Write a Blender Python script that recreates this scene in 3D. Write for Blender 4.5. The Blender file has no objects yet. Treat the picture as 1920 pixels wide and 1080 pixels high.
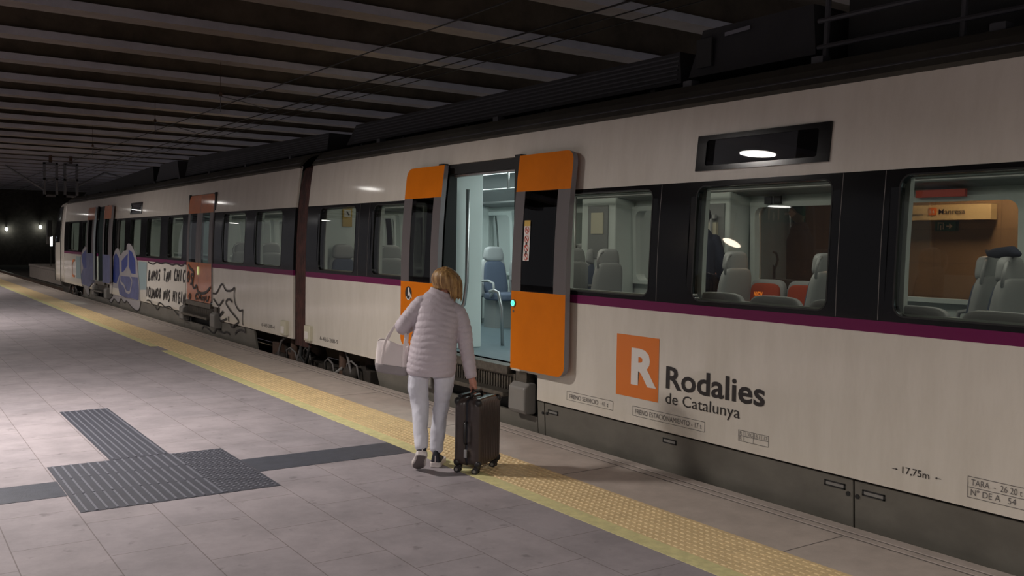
import bpy, math, random
from mathutils import Vector, Matrix
R = math.radians
rnd = random.Random(5)
sc = bpy.context.scene
col = sc.collection

# ---------------------------------------------------------------- camera, world, exposure
F_PX = 1747.25
YAW, PITCH, ROLL = R(34.4736), R(2.6663), R(0.9297)
EYE = 1.65
cam_d = bpy.data.cameras.new('camera'); cam_d.sensor_fit = 'HORIZONTAL'
cam_d.sensor_width = 36.0; cam_d.lens = 36.0 * F_PX / 1920.0
cam_d.clip_start = 0.05; cam_d.clip_end = 400
cam = bpy.data.objects.new('camera', cam_d); col.objects.link(cam)
fwd = Vector((math.sin(YAW), math.cos(YAW), 0)); rt = Vector((math.cos(YAW), -math.sin(YAW), 0)); up = Vector((0, 0, 1))
f2 = fwd * math.cos(PITCH) - up * math.sin(PITCH); u2 = up * math.cos(PITCH) + fwd * math.sin(PITCH)
r3 = rt * math.cos(ROLL) + u2 * math.sin(ROLL); u3 = -rt * math.sin(ROLL) + u2 * math.cos(ROLL)
cm = Matrix((r3, u3, -f2)).transposed().to_4x4(); cm.translation = Vector((0, 0, EYE))
cam.matrix_world = cm
sc.camera = cam

sc.view_settings.view_transform = 'Standard'; sc.view_settings.look = 'None'
sc.view_settings.gamma = 1.0; sc.view_settings.use_curve_mapping = False
sc.view_settings.exposure = 0.0
w = bpy.data.worlds.new('world'); sc.world = w; w.use_nodes = True
w.node_tree.nodes['Background'].inputs[0].default_value = (0.60, 0.58, 0.62, 1)
w.node_tree.nodes['Background'].inputs[1].default_value = 0.20

# light levels
LAMP_W = 300.0
OPP_W = 150.0
CAB_W = 24.0

# ---------------------------------------------------------------- materials
MATS = {}
def nodes(name):
    m = bpy.data.materials.new(name); m.use_nodes = True
    nt = m.node_tree; b = nt.nodes['Principled BSDF']; MATS[name] = m
    return m, nt, b
def N(nt, t, **k):
    n = nt.nodes.new(t)
    for a, v in k.items(): setattr(n, a, v)
    return n
def mat(name, c, rough=0.5, metal=0.0, spec=0.5, noise=0.0, nscale=6.0, c2=None, bump=0.0, bscale=60.0, coat=0.0, coat_r=0.08, stretch=(1, 1, 1), rvar=0.0):
    m, nt, b = nodes(name)
    b.inputs['Base Color'].default_value = (*c, 1); b.inputs['Roughness'].default_value = rough
    b.inputs['Metallic'].default_value = metal; b.inputs['Specular IOR Level'].default_value = spec
    b.inputs['Coat Weight'].default_value = coat; b.inputs['Coat Roughness'].default_value = coat_r
    L = nt.links
    if noise > 0 or bump > 0 or rvar > 0:
        tc = N(nt, 'ShaderNodeTexCoord'); mp = N(nt, 'ShaderNodeMapping'); mp.inputs['Scale'].default_value = stretch
        L.new(tc.outputs['Object'], mp.inputs[0])
    if noise > 0:
        tx = N(nt, 'ShaderNodeTexNoise'); tx.inputs['Scale'].default_value = nscale; tx.inputs['Detail'].default_value = 8
        tx.inputs['Roughness'].default_value = 0.65
        L.new(mp.outputs[0], tx.inputs['Vector'])
        cr = N(nt, 'ShaderNodeValToRGB'); cr.color_ramp.elements[0].position = 0.35; cr.color_ramp.elements[1].position = 0.65
        d = c2 if c2 else tuple(x * (1 - noise) for x in c)
        cr.color_ramp.elements[0].color = (*d, 1); cr.color_ramp.elements[1].color = (*c, 1)
        L.new(tx.outputs['Fac'], cr.inputs[0]); L.new(cr.outputs[0], b.inputs['Base Color'])
        if rvar > 0:
            mr = N(nt, 'ShaderNodeMapRange'); mr.inputs['To Min'].default_value = rough + rvar; mr.inputs['To Max'].default_value = max(.02, rough - rvar)
            L.new(tx.outputs['Fac'], mr.inputs[0]); L.new(mr.outputs[0], b.inputs['Roughness'])
    if bump > 0:
        t2 = N(nt, 'ShaderNodeTexNoise'); t2.inputs['Scale'].default_value = bscale; t2.inputs['Detail'].default_value = 4
        L.new(mp.outputs[0], t2.inputs['Vector'])
        bp = N(nt, 'ShaderNodeBump'); bp.inputs['Strength'].default_value = bump; bp.inputs['Distance'].default_value = 0.01
        L.new(t2.outputs['Fac'], bp.inputs['Height']); L.new(bp.outputs[0], b.inputs['Normal'])
    return m
def emit(name, c, s):
    m, nt, b = nodes(name)
    b.inputs['Base Color'].default_value = (*c, 1)
    b.inputs['Emission Color'].default_value = (*c, 1); b.inputs['Emission Strength'].default_value = s
    return m
def glass(name, tint, gloss=0.08):
    m = bpy.data.materials.new(name); m.use_nodes = True; nt = m.node_tree; nt.nodes.clear(); MATS[name] = m
    o = N(nt, 'ShaderNodeOutputMaterial'); t = N(nt, 'ShaderNodeBsdfTransparent'); t.inputs[0].default_value = (*tint, 1)
    g = N(nt, 'ShaderNodeBsdfGlossy'); g.inputs['Roughness'].default_value = 0.015; g.inputs[0].default_value = (.9, .9, .9, 1)
    fr = N(nt, 'ShaderNodeFresnel'); fr.inputs[0].default_value = 1.5
    mx = N(nt, 'ShaderNodeMixShader')
    nt.links.new(fr.outputs[0], mx.inputs[0]); nt.links.new(t.outputs[0], mx.inputs[1]); nt.links.new(g.outputs[0], mx.inputs[2])
    nt.links.new(mx.outputs[0], o.inputs[0])
    return m

# painted body: off-white with vertical grime streaks
def body_mat(name, c, dirt):
    m, nt, b = nodes(name); L = nt.links
    tc = N(nt, 'ShaderNodeTexCoord'); mp = N(nt, 'ShaderNodeMapping'); mp.inputs['Scale'].default_value = (1, 3.5, .8)
    L.new(tc.outputs['Object'], mp.inputs[0])
    n1 = N(nt, 'ShaderNodeTexNoise'); n1.inputs['Scale'].default_value = 1.6; n1.inputs['Detail'].default_value = 9; n1.inputs['Roughness'].default_value = .7
    L.new(mp.outputs[0], n1.inputs['Vector'])
    cr = N(nt, 'ShaderNodeValToRGB'); cr.color_ramp.elements[0].position = .38; cr.color_ramp.elements[1].position = .6
    cr.color_ramp.elements[0].color = (*dirt, 1); cr.color_ramp.elements[1].color = (*c, 1)
    L.new(n1.outputs['Fac'], cr.inputs[0]); L.new(cr.outputs[0], b.inputs['Base Color'])
    b.inputs['Roughness'].default_value = .38; b.inputs['Coat Weight'].default_value = .55; b.inputs['Coat Roughness'].default_value = .07
    return m
WHITE = body_mat('car_white_paint', (.64, .595, .525), (.59, .545, .475))
MAROON = mat('maroon_paint', (.135, .010, .066), .45, spec=.2)
BANDBLK = mat('black_band_glass', (.007, .007, .008), .12, spec=.4)
ROOFM = mat('roof_grime', (.045, .041, .032), .85, noise=.5, nscale=2.0)
ROOFG = mat('roof_dark', (.015, .015, .018), .7, noise=.4, nscale=3)
ROOFG2 = mat('roof_dark_light', (.036, .036, .042), .6)
SKIRT = mat('skirt_grey', (.150, .140, .118), .42, noise=.28, nscale=2.2, coat=.15, coat_r=.2, stretch=(1, 1, 1.6))
ORANGE = mat('door_orange', (.64, .165, .003), .5, noise=.10, nscale=3, spec=.12)
ORANGE_OLD = mat('door_orange_worn', (.50, .13, .02), .35, noise=.2, nscale=3, coat=.5)
DGREY = mat('door_grey', (.105, .092, .094), .5)
LEAFEDGE = mat('leaf_edge_grey', (.27, .25, .26), .5)
LOGO_O = mat('logo_orange', (.68, .175, .02), .4)
LOGO_W = mat('logo_white', (.72, .68, .64), .4)
INK = mat('ink_black', (.022, .018, .018), .5)
INKG = mat('ink_grey', (.13, .12, .115), .6)
RUBBER = mat('rubber', (.012, .012, .012), .7)
BELLOW = mat('bellows_red', (.085, .028, .022), .6, noise=.6, nscale=5)
UNDER = mat('underframe', (.045, .036, .028), .8, noise=.5, nscale=6)
RUST = mat('rusty', (.10, .055, .035), .8, noise=.5, nscale=8)
CREAMP = mat('cream_plastic', (.55, .52, .40), .5)
GLASS = glass('tinted_glass', (.34, .285, .24))
DGLASS = glass('dark_door_glass', (.16, .165, .155))
CLEAR = glass('display_glass', (.55, .55, .57))
IN_WHITE = mat('interior_white', (.60, .66, .64), .4)
IN_GREY = mat('interior_grey', (.22, .23, .23), .45)
IN_FLOOR = mat('interior_floor', (.105, .145, .165), .35, noise=.15, nscale=12)
SEATSH = mat('seat_shell', (.33, .34, .345), .45)
SEATFB = mat('seat_fabric', (.085, .105, .155), .9, bump=.3, bscale=300)
SEATRED = mat('seat_red_fabric', (.42, .07, .03), .9)
STEEL = mat('brushed_steel', (.42, .42, .42), .3, metal=.85)
STEELD = mat('dirty_step_metal', (.14, .125, .105), .42, metal=.5, noise=.5, nscale=16)
STEPG = mat('step_grey', (.21, .20, .185), .45)
BRICKW = mat('brown_tile', (.30, .19, .09), .5, noise=.25, nscale=5)
CONC = mat('concrete_dark', (.12, .10, .085), .9, noise=.4, nscale=3)
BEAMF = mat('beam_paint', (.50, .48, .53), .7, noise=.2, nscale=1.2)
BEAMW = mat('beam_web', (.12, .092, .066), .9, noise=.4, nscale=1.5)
YEL = mat('yellow_line_paint', (.74, .68, .34), .6, noise=.25, nscale=14)
TACT = mat('tactile_beige', (.76, .575, .31), .6, noise=.18, nscale=5)
EDGE = mat('edge_granite', (.50, .43, .385), .55, noise=.2, nscale=5, bump=.15, bscale=150)
GROOVE = mat('groove_dark', (.12, .105, .095), .7)
DTILE = mat('dark_tile', (.072, .078, .10), .5, noise=.25, nscale=10, bump=.2, bscale=120)
RIBT = mat('rib_light', (.165, .17, .205), .5, noise=.2, nscale=30)
DGROUT = mat('pad_dark', (.055, .057, .075), .6, noise=.2, nscale=14)
BALL = mat('ballast', (.065, .052, .042), .95, noise=.6, nscale=30, bump=1.0, bscale=40)
RAIL = mat('rail_steel', (.30, .27, .24), .35, metal=.8)
RAILR = mat('rail_rust', (.09, .055, .04), .9)
WIRE = mat('wire', (.012, .011, .011), .6)
CHRM = mat('bracket_grey', (.12, .12, .14), .5)
SKIN = mat('skin', (.56, .26, .19), .5)
HAIR = None
COAT = mat('puffer_lilac', (.62, .55, .60), .55, noise=.10, nscale=9, spec=.35, bump=.5, bscale=30)
PANTS = mat('pale_jeans', (.72, .72, .80), .8, noise=.12, nscale=8, bump=.5, bscale=14, stretch=(1, 1, .5))
SHOE = mat('shoe_navy', (.014, .015, .024), .6)
SOLE = mat('shoe_sole', (.68, .62, .60), .5, noise=.15, nscale=20)
SOLEB = mat('shoe_tread', (.14, .12, .12), .8)
CANVAS = mat('tote_canvas', (.84, .76, .75), .8, bump=.5, bscale=18)
CANVASG = mat('tote_grey', (.34, .31, .315), .8, bump=.2, bscale=60)
CASE = mat('case_brown', (.050, .036, .032), .3, noise=.12, nscale=30, coat=.2, coat_r=.15)
CASEZ = mat('case_zip', (.012, .012, .018), .6)
CASEC = mat('case_corner', (.016, .015, .016), .4)
GREENL = emit('green_button', (.05, 1.0, .32), 5.0)
GREENS = mat('green_sign', (.02, .13, .08), .5)
SIGNW = mat('sign_cream', (.70, .60, .34), .5)
REDS = mat('red_strip', (.55, .06, .03), .5)
PALEB = mat('spray_pale_blue', (.27, .36, .38), .5)
BLUE = mat('spray_blue', (.018, .045, .27), .45, noise=.3, nscale=4)
LAV = mat('spray_lavender', (.12, .135, .29), .5, noise=.35, nscale=5)
SPGREY = mat('spray_silver', (.34, .32, .33), .45)
SPWHITE = mat('spray_white', (.66, .62, .56), .55)
BLOTB = mat('jacket_navy', (.02, .025, .045), .9)
LED = emit('amber_led', (1.0, .28, .02), 1.6)
LEDP = mat('led_board', (.012, .012, .013), .3)
LAMPE = emit('lamp_diffuser', (1.0, .97, .92), 22.0)
LAMPB = mat('lamp_housing', (.05, .05, .05), .5)
TUBE = emit('cabin_tube', (.86, 1.0, .98), 3.0)
FARL = emit('far_lamp', (.9, 1.0, .92), 28.0)
HEADL = emit('head_lamp', (.75, .85, 1.0), 5.0)
YSTICK = mat('sticker_yellow', (.55, .36, .08), .5)

# hair: strand streaks along local z
def hair_mat():
    m, nt, b = nodes('hair_light_brown'); L = nt.links
    tc = N(nt, 'ShaderNodeTexCoord'); mp = N(nt, 'ShaderNodeMapping'); mp.inputs['Scale'].default_value = (34, 34, 5)
    L.new(tc.outputs['Object'], mp.inputs[0])
    n = N(nt, 'ShaderNodeTexNoise'); n.inputs['Scale'].default_value = 1.6; n.inputs['Detail'].default_value = 6
    L.new(mp.outputs[0], n.inputs['Vector'])
    cr = N(nt, 'ShaderNodeValToRGB'); cr.color_ramp.elements[0].position = .3; cr.color_ramp.elements[1].position = .68
    cr.color_ramp.elements[0].color = (.13, .052, .018, 1); cr.color_ramp.elements[1].color = (.52, .32, .125, 1)
    L.new(n.outputs['Fac'], cr.inputs[0]); L.new(cr.outputs[0], b.inputs['Base Color'])
    bp = N(nt, 'ShaderNodeBump'); bp.inputs['Strength'].default_value = .6; bp.inputs['Distance'].default_value = .01
    L.new(n.outputs['Fac'], bp.inputs['Height']); L.new(bp.outputs[0], b.inputs['Normal'])
    b.inputs['Roughness'].default_value = .5
    return m
HAIR = hair_mat()

# platform paving: 0.42 x 0.66 m slabs in running bond, thin joints
def slab_mat():
    m, nt, b = nodes('platform_slabs'); L = nt.links
    tc = N(nt, 'ShaderNodeTexCoord'); mp = N(nt, 'ShaderNodeMapping')
    mp.inputs['Rotation'].default_value = (0, 0, R(90)); mp.inputs['Location'].default_value = (0.0, -0.576, 0)
    L.new(tc.outputs['Object'], mp.inputs[0])
    # swap axes: u = Y, v = X
    sp = N(nt, 'ShaderNodeSeparateXYZ'); L.new(tc.outputs['Object'], sp.inputs[0])
    ax = N(nt, 'ShaderNodeMath', operation='ADD'); ax.inputs[1].default_value = 20 * .42 - .576; L.new(sp.outputs['X'], ax.inputs[0])
    ay = N(nt, 'ShaderNodeMath', operation='ADD'); ay.inputs[1].default_value = 66.0 + .18; L.new(sp.outputs['Y'], ay.inputs[0])
    cb = N(nt, 'ShaderNodeCombineXYZ'); L.new(ay.outputs[0], cb.inputs[0]); L.new(ax.outputs[0], cb.inputs[1])
    br = N(nt, 'ShaderNodeTexBrick'); br.offset = .5; br.inputs['Scale'].default_value = 1.0
    br.inputs['Brick Width'].default_value = .66; br.inputs['Row Height'].default_value = .42
    br.inputs['Mortar Size'].default_value = .0035; br.inputs['Mortar Smooth'].default_value = .3; br.inputs['Bias'].default_value = 0
    br.inputs['Color1'].default_value = (.300, .272, .290, 1); br.inputs['Color2'].default_value = (.318, .286, .302, 1)
    br.inputs['Mortar'].default_value = (.185, .16, .163, 1)
    L.new(cb.outputs[0], br.inputs['Vector'])
    n = N(nt, 'ShaderNodeTexNoise'); n.inputs['Scale'].default_value = 2.2; n.inputs['Detail'].default_value = 10; n.inputs['Roughness'].default_value = .7
    L.new(tc.outputs['Object'], n.inputs['Vector'])
    cr = N(nt, 'ShaderNodeValToRGB'); cr.color_ramp.elements[0].position = .35; cr.color_ramp.elements[1].position = .6
    cr.color_ramp.elements[0].color = (.80, .80, .80, 1); cr.color_ramp.elements[1].color = (1.06, 1.05, 1.05, 1)
    L.new(n.outputs['Fac'], cr.inputs[0])
    n3 = N(nt, 'ShaderNodeTexNoise'); n3.inputs['Scale'].default_value = 9; n3.inputs['Detail'].default_value = 3
    L.new(tc.outputs['Object'], n3.inputs['Vector'])
    c3 = N(nt, 'ShaderNodeValToRGB'); c3.color_ramp.elements[0].position = .27; c3.color_ramp.elements[1].position = .36
    c3.color_ramp.elements[0].color = (.72, .72, .72, 1); c3.color_ramp.elements[1].color = (1, 1, 1, 1)
    L.new(n3.outputs['Fac'], c3.inputs[0])
    mx = N(nt, 'ShaderNodeMix', data_type='RGBA', blend_type='MULTIPLY'); mx.inputs[0].default_value = 1
    L.new(br.outputs[0], mx.inputs[6]); L.new(cr.outputs[0], mx.inputs[7])
    m2 = N(nt, 'ShaderNodeMix', data_type='RGBA', blend_type='MULTIPLY'); m2.inputs[0].default_value = 1
    L.new(mx.outputs[2], m2.inputs[6]); L.new(c3.outputs[0], m2.inputs[7])
    L.new(m2.outputs[2], b.inputs['Base Color'])
    b.inputs['Roughness'].default_value = .72; b.inputs['Specular IOR Level'].default_value = .25
    return m
SLAB = slab_mat()
def wall_mat():
    m, nt, b = nodes('brown_wall_tiles'); L = nt.links
    tc = N(nt, 'ShaderNodeTexCoord'); sp = N(nt, 'ShaderNodeSeparateXYZ'); L.new(tc.outputs['Object'], sp.inputs[0])
    cb = N(nt, 'ShaderNodeCombineXYZ'); L.new(sp.outputs['Y'], cb.inputs[0]); L.new(sp.outputs['Z'], cb.inputs[1])
    br = N(nt, 'ShaderNodeTexBrick'); br.offset = 0; br.inputs['Scale'].default_value = 1
    br.inputs['Brick Width'].default_value = .75; br.inputs['Row Height'].default_value = .38; br.inputs['Mortar Size'].default_value = .006
    br.inputs['Color1'].default_value = (.27, .20, .12, 1); br.inputs['Color2'].default_value = (.235, .175, .105, 1); br.inputs['Mortar'].default_value = (.15, .105, .06, 1)
    L.new(cb.outputs[0], br.inputs['Vector']); L.new(br.outputs[0], b.inputs['Base Color'])
    b.inputs['Roughness'].default_value = .45
    return m
WALLT = wall_mat()

# ---------------------------------------------------------------- mesh helpers
ORG = {}
def link(o, parent=None):
    col.objects.link(o)
    if parent: o.parent = parent
    return o
class MB:
    def __init__(s): s.v = []; s.f = []
    def add(s, vs, fs):
        k = len(s.v); s.v += [tuple(p) for p in vs]; s.f += [tuple(i + k for i in f) for f in fs]
    def box(s, x0, x1, y0, y1, z0, z1):
        s.add([(x, y, z) for z in (z0, z1) for y in (y0, y1) for x in (x0, x1)],
              [(0, 2, 3, 1), (4, 5, 7, 6), (0, 1, 5, 4), (2, 6, 7, 3), (0, 4, 6, 2), (1, 3, 7, 5)])
        return s
    def obox(s, c, ax, ay, az):            # oriented box from centre + half vectors
        c = Vector(c); ax, ay, az = Vector(ax), Vector(ay), Vector(az)
        s.add([c + ax * i + ay * j + az * k for k in (-1, 1) for j in (-1, 1) for i in (-1, 1)],
              [(0, 2, 3, 1), (4, 5, 7, 6), (0, 1, 5, 4), (2, 6, 7, 3), (0, 4, 6, 2), (1, 3, 7, 5)])
        return s
    def rings(s, rs, closed=True, cap=True):
        n = len(rs[0]); vs = [p for r in rs for p in r]; fs = []
        for i in range(len(rs) - 1):
            for j in range(n if closed else n - 1):
                a = i * n + j; b = i * n + (j + 1) % n
                fs.append((a, b, b + n, a + n))
        if cap and closed:
            fs.append(tuple(range(n))[::-1]); fs.append(tuple((len(rs) - 1) * n + j for j in range(n)))
        s.add(vs, fs); return s
    def tube(s, pts, r, n=10, cap=True):
        pts = [Vector(p) for p in pts]; m = len(pts)
        rr = r if isinstance(r, (list, tuple)) else [r] * m
        rs = []; prev = None
        for i, p in enumerate(pts):
            t = (pts[min(i + 1, m - 1)] - pts[max(i - 1, 0)]).normalized()
            if prev is None:
                a = Vector((0, 0, 1)) if abs(t.z) < .9 else Vector((1, 0, 0))
                u = t.cross(a).normalized()
            else:
                u = (prev - t * prev.dot(t)).normalized()
            v = t.cross(u); prev = u
            rs.append([p + (u * math.cos(k * 2 * math.pi / n) + v * math.sin(k * 2 * math.pi / n)) * rr[i] for k in range(n)])
        return s.rings(rs, True, cap)
    def cyl(s, c, axis, r, h, n=24):
        a = Vector(axis).normalized(); c = Vector(c)
        return s.tube([c - a * h / 2, c + a * h / 2], r, n)
    def prism(s, poly, d):                 # polygon (3D points) extruded by vector d
        d = Vector(d); n = len(poly); P = [Vector(p) for p in poly]
        s.add(P + [p + d for p in P], [tuple(range(n))[::-1], tuple(range(n, 2 * n))] + [(i, (i + 1) % n, (i + 1) % n + n, i + n) for i in range(n)])
        return s
    def ball(s, c, rx, ry, rz, n=16, m=10, M=None):
        rs = []
        for i in range(m + 1):
            t = -math.pi / 2 + math.pi * (i + .0) / m; t = max(-1.5, min(1.5, t))
            ring = []
            for k in range(n):
                a = 2 * math.pi * k / n
                p = Vector((rx * math.cos(t) * math.cos(a), ry * math.cos(t) * math.sin(a), rz * math.sin(t)))
                if M: p = M @ p
                ring.append(Vector(c) + p)
            rs.append(ring)
        return s.rings(rs)
    def build(s, name, m, parent=None, smooth=False, bevel=0, org=None, mods=None, fixn=False):
        me = bpy.data.meshes.new(name)
        o0 = org if org is not None else (ORG.get(parent.name, (0, 0, 0)) if parent else (0, 0, 0))
        me.from_pydata([(x - o0[0], y - o0[1], z - o0[2]) for x, y, z in s.v], [], s.f)
        me.materials.append(m)
        if smooth:
            for p in me.polygons: p.use_smooth = True
        me.update()
        if fixn:
            import bmesh
            b = bmesh.new(); b.from_mesh(me); bmesh.ops.recalc_face_normals(b, faces=b.faces); b.to_mesh(me); b.free()
        o = bpy.data.objects.new(name, me); link(o, parent)
        if parent: ORG[o.name] = o0
        elif org is not None: o.location = org; ORG[o.name] = org
        if bevel:
            bv = o.modifiers.new('bevel', 'BEVEL'); bv.width = bevel; bv.segments = 3; bv.limit_method = 'ANGLE'; bv.angle_limit = R(40)
        return o
def tag(o, label=None, cat=None, group=None, kind=None):
    if label: o['label'] = label
    if cat: o['category'] = cat
    if group: o['group'] = group
    if kind: o['kind'] = kind
    return o
def thing(name, label, cat, loc=(0, 0, 0), rz=0, group=None):
    o = bpy.data.objects.new(name, None); link(o); o.location = loc; o.rotation_euler = (0, 0, rz)
    o.empty_display_size = .1
    return tag(o, label, cat, group)
def copy_tree(o, parent=None):
    c = o.copy(); col.objects.link(c); c.parent = parent
    for ch in list(KIDS.get(o.name, [])) or [x for x in col.objects if x.parent == o]: copy_tree(ch, c)
    return c
KIDS = {}
def text_mesh(s, name, m, place, w, h, parent, bold=0.0, ext=0.001, width=None):
    """text fitted into w x h metres; place(u, v, d) -> world"""
    cu = bpy.data.curves.new(name, 'FONT'); cu.body = s; cu.size = 1; cu.offset = bold; cu.resolution_u = 3
    t = bpy.data.objects.new(name, cu); col.objects.link(t)
    bpy.context.view_layer.update()
    dg = bpy.context.evaluated_depsgraph_get(); me = bpy.data.meshes.new_from_object(t.evaluated_get(dg))
    bpy.data.objects.remove(t)
    xs = [v.co.x for v in me.vertices]; ys = [v.co.y for v in me.vertices]
    x0, x1, y0, y1 = min(xs), max(xs), min(ys), max(ys)
    o0 = ORG.get(parent.name, (0, 0, 0)) if parent else (0, 0, 0)
    for v in me.vertices:
        p = place((v.co.x - x0) / (x1 - x0) * w, (v.co.y - y0) / (y1 - y0) * h, 0)
        v.co = Vector(p) - Vector(o0)
    me.materials.clear(); me.materials.append(m)
    o = bpy.data.objects.new(name, me); link(o, parent); ORG[o.name] = o0
    return o

# train side profile
XB = 4.84
XC = 6.31
def XS(z):
    x = XB
    if z > 1.3: x += .054 * (z - 1.3) ** 2
    if z > 2.6: x += .5 * (z - 2.6) ** 2
    return x
def near(z, d=0): return XS(z) - d
def far(z, d=0): return 2 * XC - XS(z) + d

def side_sheet(name, y0, y1, z0, z1, m, parent, holes=(), fx=near, thick=.03, zstep=.1, d=0):
    zs = sorted({round(z, 4) for z in [z0, z1] + [h for H in holes for h in H[2:] if z0 < h < z1] + [z0 + (z1 - z0) * i / max(1, int((z1 - z0) / zstep)) for i in range(max(1, int((z1 - z0) / zstep)) + 1)]})
    ys = sorted({round(y, 4) for y in [y0, y1] + [h for H in holes for h in H[:2] if y0 < h < y1]})
    idx = {}; b = MB()
    def V(i, j):
        if (i, j) not in idx:
            idx[(i, j)] = len(b.v); b.v.append((fx(zs[j], d), ys[i], zs[j]))
        return idx[(i, j)]
    for i in range(len(ys) - 1):
        for j in range(len(zs) - 1):
            yc = (ys[i] + ys[i + 1]) / 2; zc = (zs[j] + zs[j + 1]) / 2
            if any(H[0] < yc < H[1] and H[2] < zc < H[3] for H in holes): continue
            q = (V(i, j), V(i + 1, j), V(i + 1, j + 1), V(i, j + 1))
            b.f.append(q[::-1] if fx(1.0, 0) < XC else q)
    # normals: near side must face -X
    o = b.build(name, m, parent, smooth=True)
    md = o.modifiers.new('solid', 'SOLIDIFY'); md.thickness = thick; md.offset = -1
    es = o.modifiers.new('edges', 'EDGE_SPLIT'); es.split_angle = R(25)
    return o
def rr_pts(y0, y1, z0, z1, r, n=8):
    out = []
    for (cy, cz, a0) in ((y1 - r, z1 - r, 0), (y0 + r, z1 - r, 90), (y0 + r, z0 + r, 180), (y1 - r, z0 + r, 270)):
        for k in range(n + 1):
            a = R(a0 + 90 * k / n); out.append((cy + r * math.cos(a), cz + r * math.sin(a)))
    return out
def ring_frame(name, hole, win, r, m, parent, fx=near, d=0, thick=.03):
    """fills rectangular hole down to the rounded window"""
    inner = rr_pts(*win, r); cy = (win[0] + win[1]) / 2; cz = (win[2] + win[3]) / 2
    b = MB(); n = len(inner)
    outer = []
    nn = n // 4
    for i, (y, z) in enumerate(inner):
        q = i // nn
        corner = [(hole[1], hole[3]), (hole[0], hole[3]), (hole[0], hole[2]), (hole[1], hole[2])][q]
        k = (i % nn) / (nn - 1)
        # run along the two outer edges of that corner
        if q == 0: o = (corner[0], z + (corner[1] - z) * min(1, 2 * k)) if k < .5 else (y + (corner[0] - y) * min(1, 2 * (1 - k)), corner[1])
        elif q == 1: o = (y + (corner[0] - y) * min(1, 2 * k), corner[1]) if k < .5 else (corner[0], z + (corner[1] - z) * min(1, 2 * (1 - k)))
        elif q == 2: o = (corner[0], z + (corner[1] - z) * min(1, 2 * k)) if k < .5 else (y + (corner[0] - y) * min(1, 2 * (1 - k)), corner[1])
        else: o = (y + (corner[0] - y) * min(1, 2 * k), corner[1]) if k < .5 else (corner[0], z + (corner[1] - z) * min(1, 2 * (1 - k)))
        outer.append(o)
    V = [(fx(z, d), y, z) for y, z in outer] + [(fx(z, d), y, z) for y, z in inner]
    fs = []
    for i in range(n):
        j = (i + 1) % n; q = (i, j, j + n, i + n); fs.append(q[::-1] if fx(1.0, 0) < XC else q)
    # tall straight sides need the curve: subdivide long vertical runs
    b.add(V, fs)
    o = b.build(name, m, parent, smooth=False)
    md = o.modifiers.new('solid', 'SOLIDIFY'); md.thickness = thick; md.offset = -1
    es = o.modifiers.new('edges', 'EDGE_SPLIT'); es.split_angle = R(25)
    return o
def pane(name, win, m, parent, fx=near, d=-.012, r=.08):
    pts = rr_pts(*win, r, 5); b = MB()
    zs = [win[2] + (win[3] - win[2]) * i / 8 for i in range(9)]
    def yr(z):
        e = 0
        if z < win[2] + r: e = r - math.sqrt(max(0, r * r - (win[2] + r - z) ** 2))
        if z > win[3] - r: e = r - math.sqrt(max(0, r * r - (z - win[3] + r) ** 2))
        return win[0] + e * .98, win[1] - e * .98
    zs = sorted(set(zs + [win[2] + r * .15, win[2] + r * .5, win[3] - r * .15, win[3] - r * .5]))
    for i in range(len(zs) - 1):
        a, c = yr(zs[i]); e, f = yr(zs[i + 1]); k = len(b.v)
        b.v += [(fx(zs[i], d), a, zs[i]), (fx(zs[i], d), c, zs[i]), (fx(zs[i + 1], d), f, zs[i + 1]), (fx(zs[i + 1], d), e, zs[i + 1])]
        b.f.append((k, k + 3, k + 2, k + 1) if fx(1.0, 0) < XC else (k, k + 1, k + 2, k + 3))
    import bmesh
    o = b.build(name, m, parent, smooth=True)
    bm = bmesh.new(); bm.from_mesh(o.data); bmesh.ops.remove_doubles(bm, verts=bm.verts, dist=1e-5); bm.to_mesh(o.data); bm.free()
    return o

# ---------------------------------------------------------------- the station shell
ZB_ = -.80
b = MB(); b.box(-14, 4.07, -8, 90, -1.2, 0)
tag(b.build('floor', SLAB), kind='structure')
# yellow line (worn gap at 14.2..14.9), tactile strip bed, granite edge
b = MB(); b.box(3.49, 3.61, -8, 14.2, 0, .004); b.box(3.49, 3.61, 14.85, 90, 0, .004)
tag(b.build('trim_1', YEL), 'pale yellow painted line along the platform', kind='structure')
b = MB(); b.box(4.07, 4.60, -8, 90, -.35, 0); b.box(4.60, 4.615, -8, 90, -.35, -.004)
b.box(4.635, 4.685, -8, 90, -.35, 0); b.box(4.715, 4.80, -8, 90, -.35, 0)
tag(b.build('trim_2', EDGE), 'granite platform edge', kind='structure')
b = MB(); b.box(4.60, 4.79, -8, 90, -.35, -.006)
tag(b.build('trim_3', GROOVE), 'grooves in the platform nosing', kind='structure')
b = MB(); b.box(4.3, 4.72, -8, 90, ZB_, -.34)
tag(b.build('wall_platform', CONC), kind='structure')
b = MB(); b.box(4.73, 7.94, -8, 89.9, ZB_ - .2, ZB_); b.box(7.94, 16.4, 64.05, 89.9, ZB_ - .2, ZB_)
tag(b.build('ballast', BALL), 'dark ballast of the track bed between the platforms', 'ballast', kind='stuff')
# joints across the granite
b = MB()
for k in range(24): b.box(4.075, 4.595, 1.3 + k * 1.98, 1.306 + k * 1.98, 0, .0012)
tag(b.build('trim_4', GROOVE), 'joints of the granite edge', kind='structure')

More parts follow.
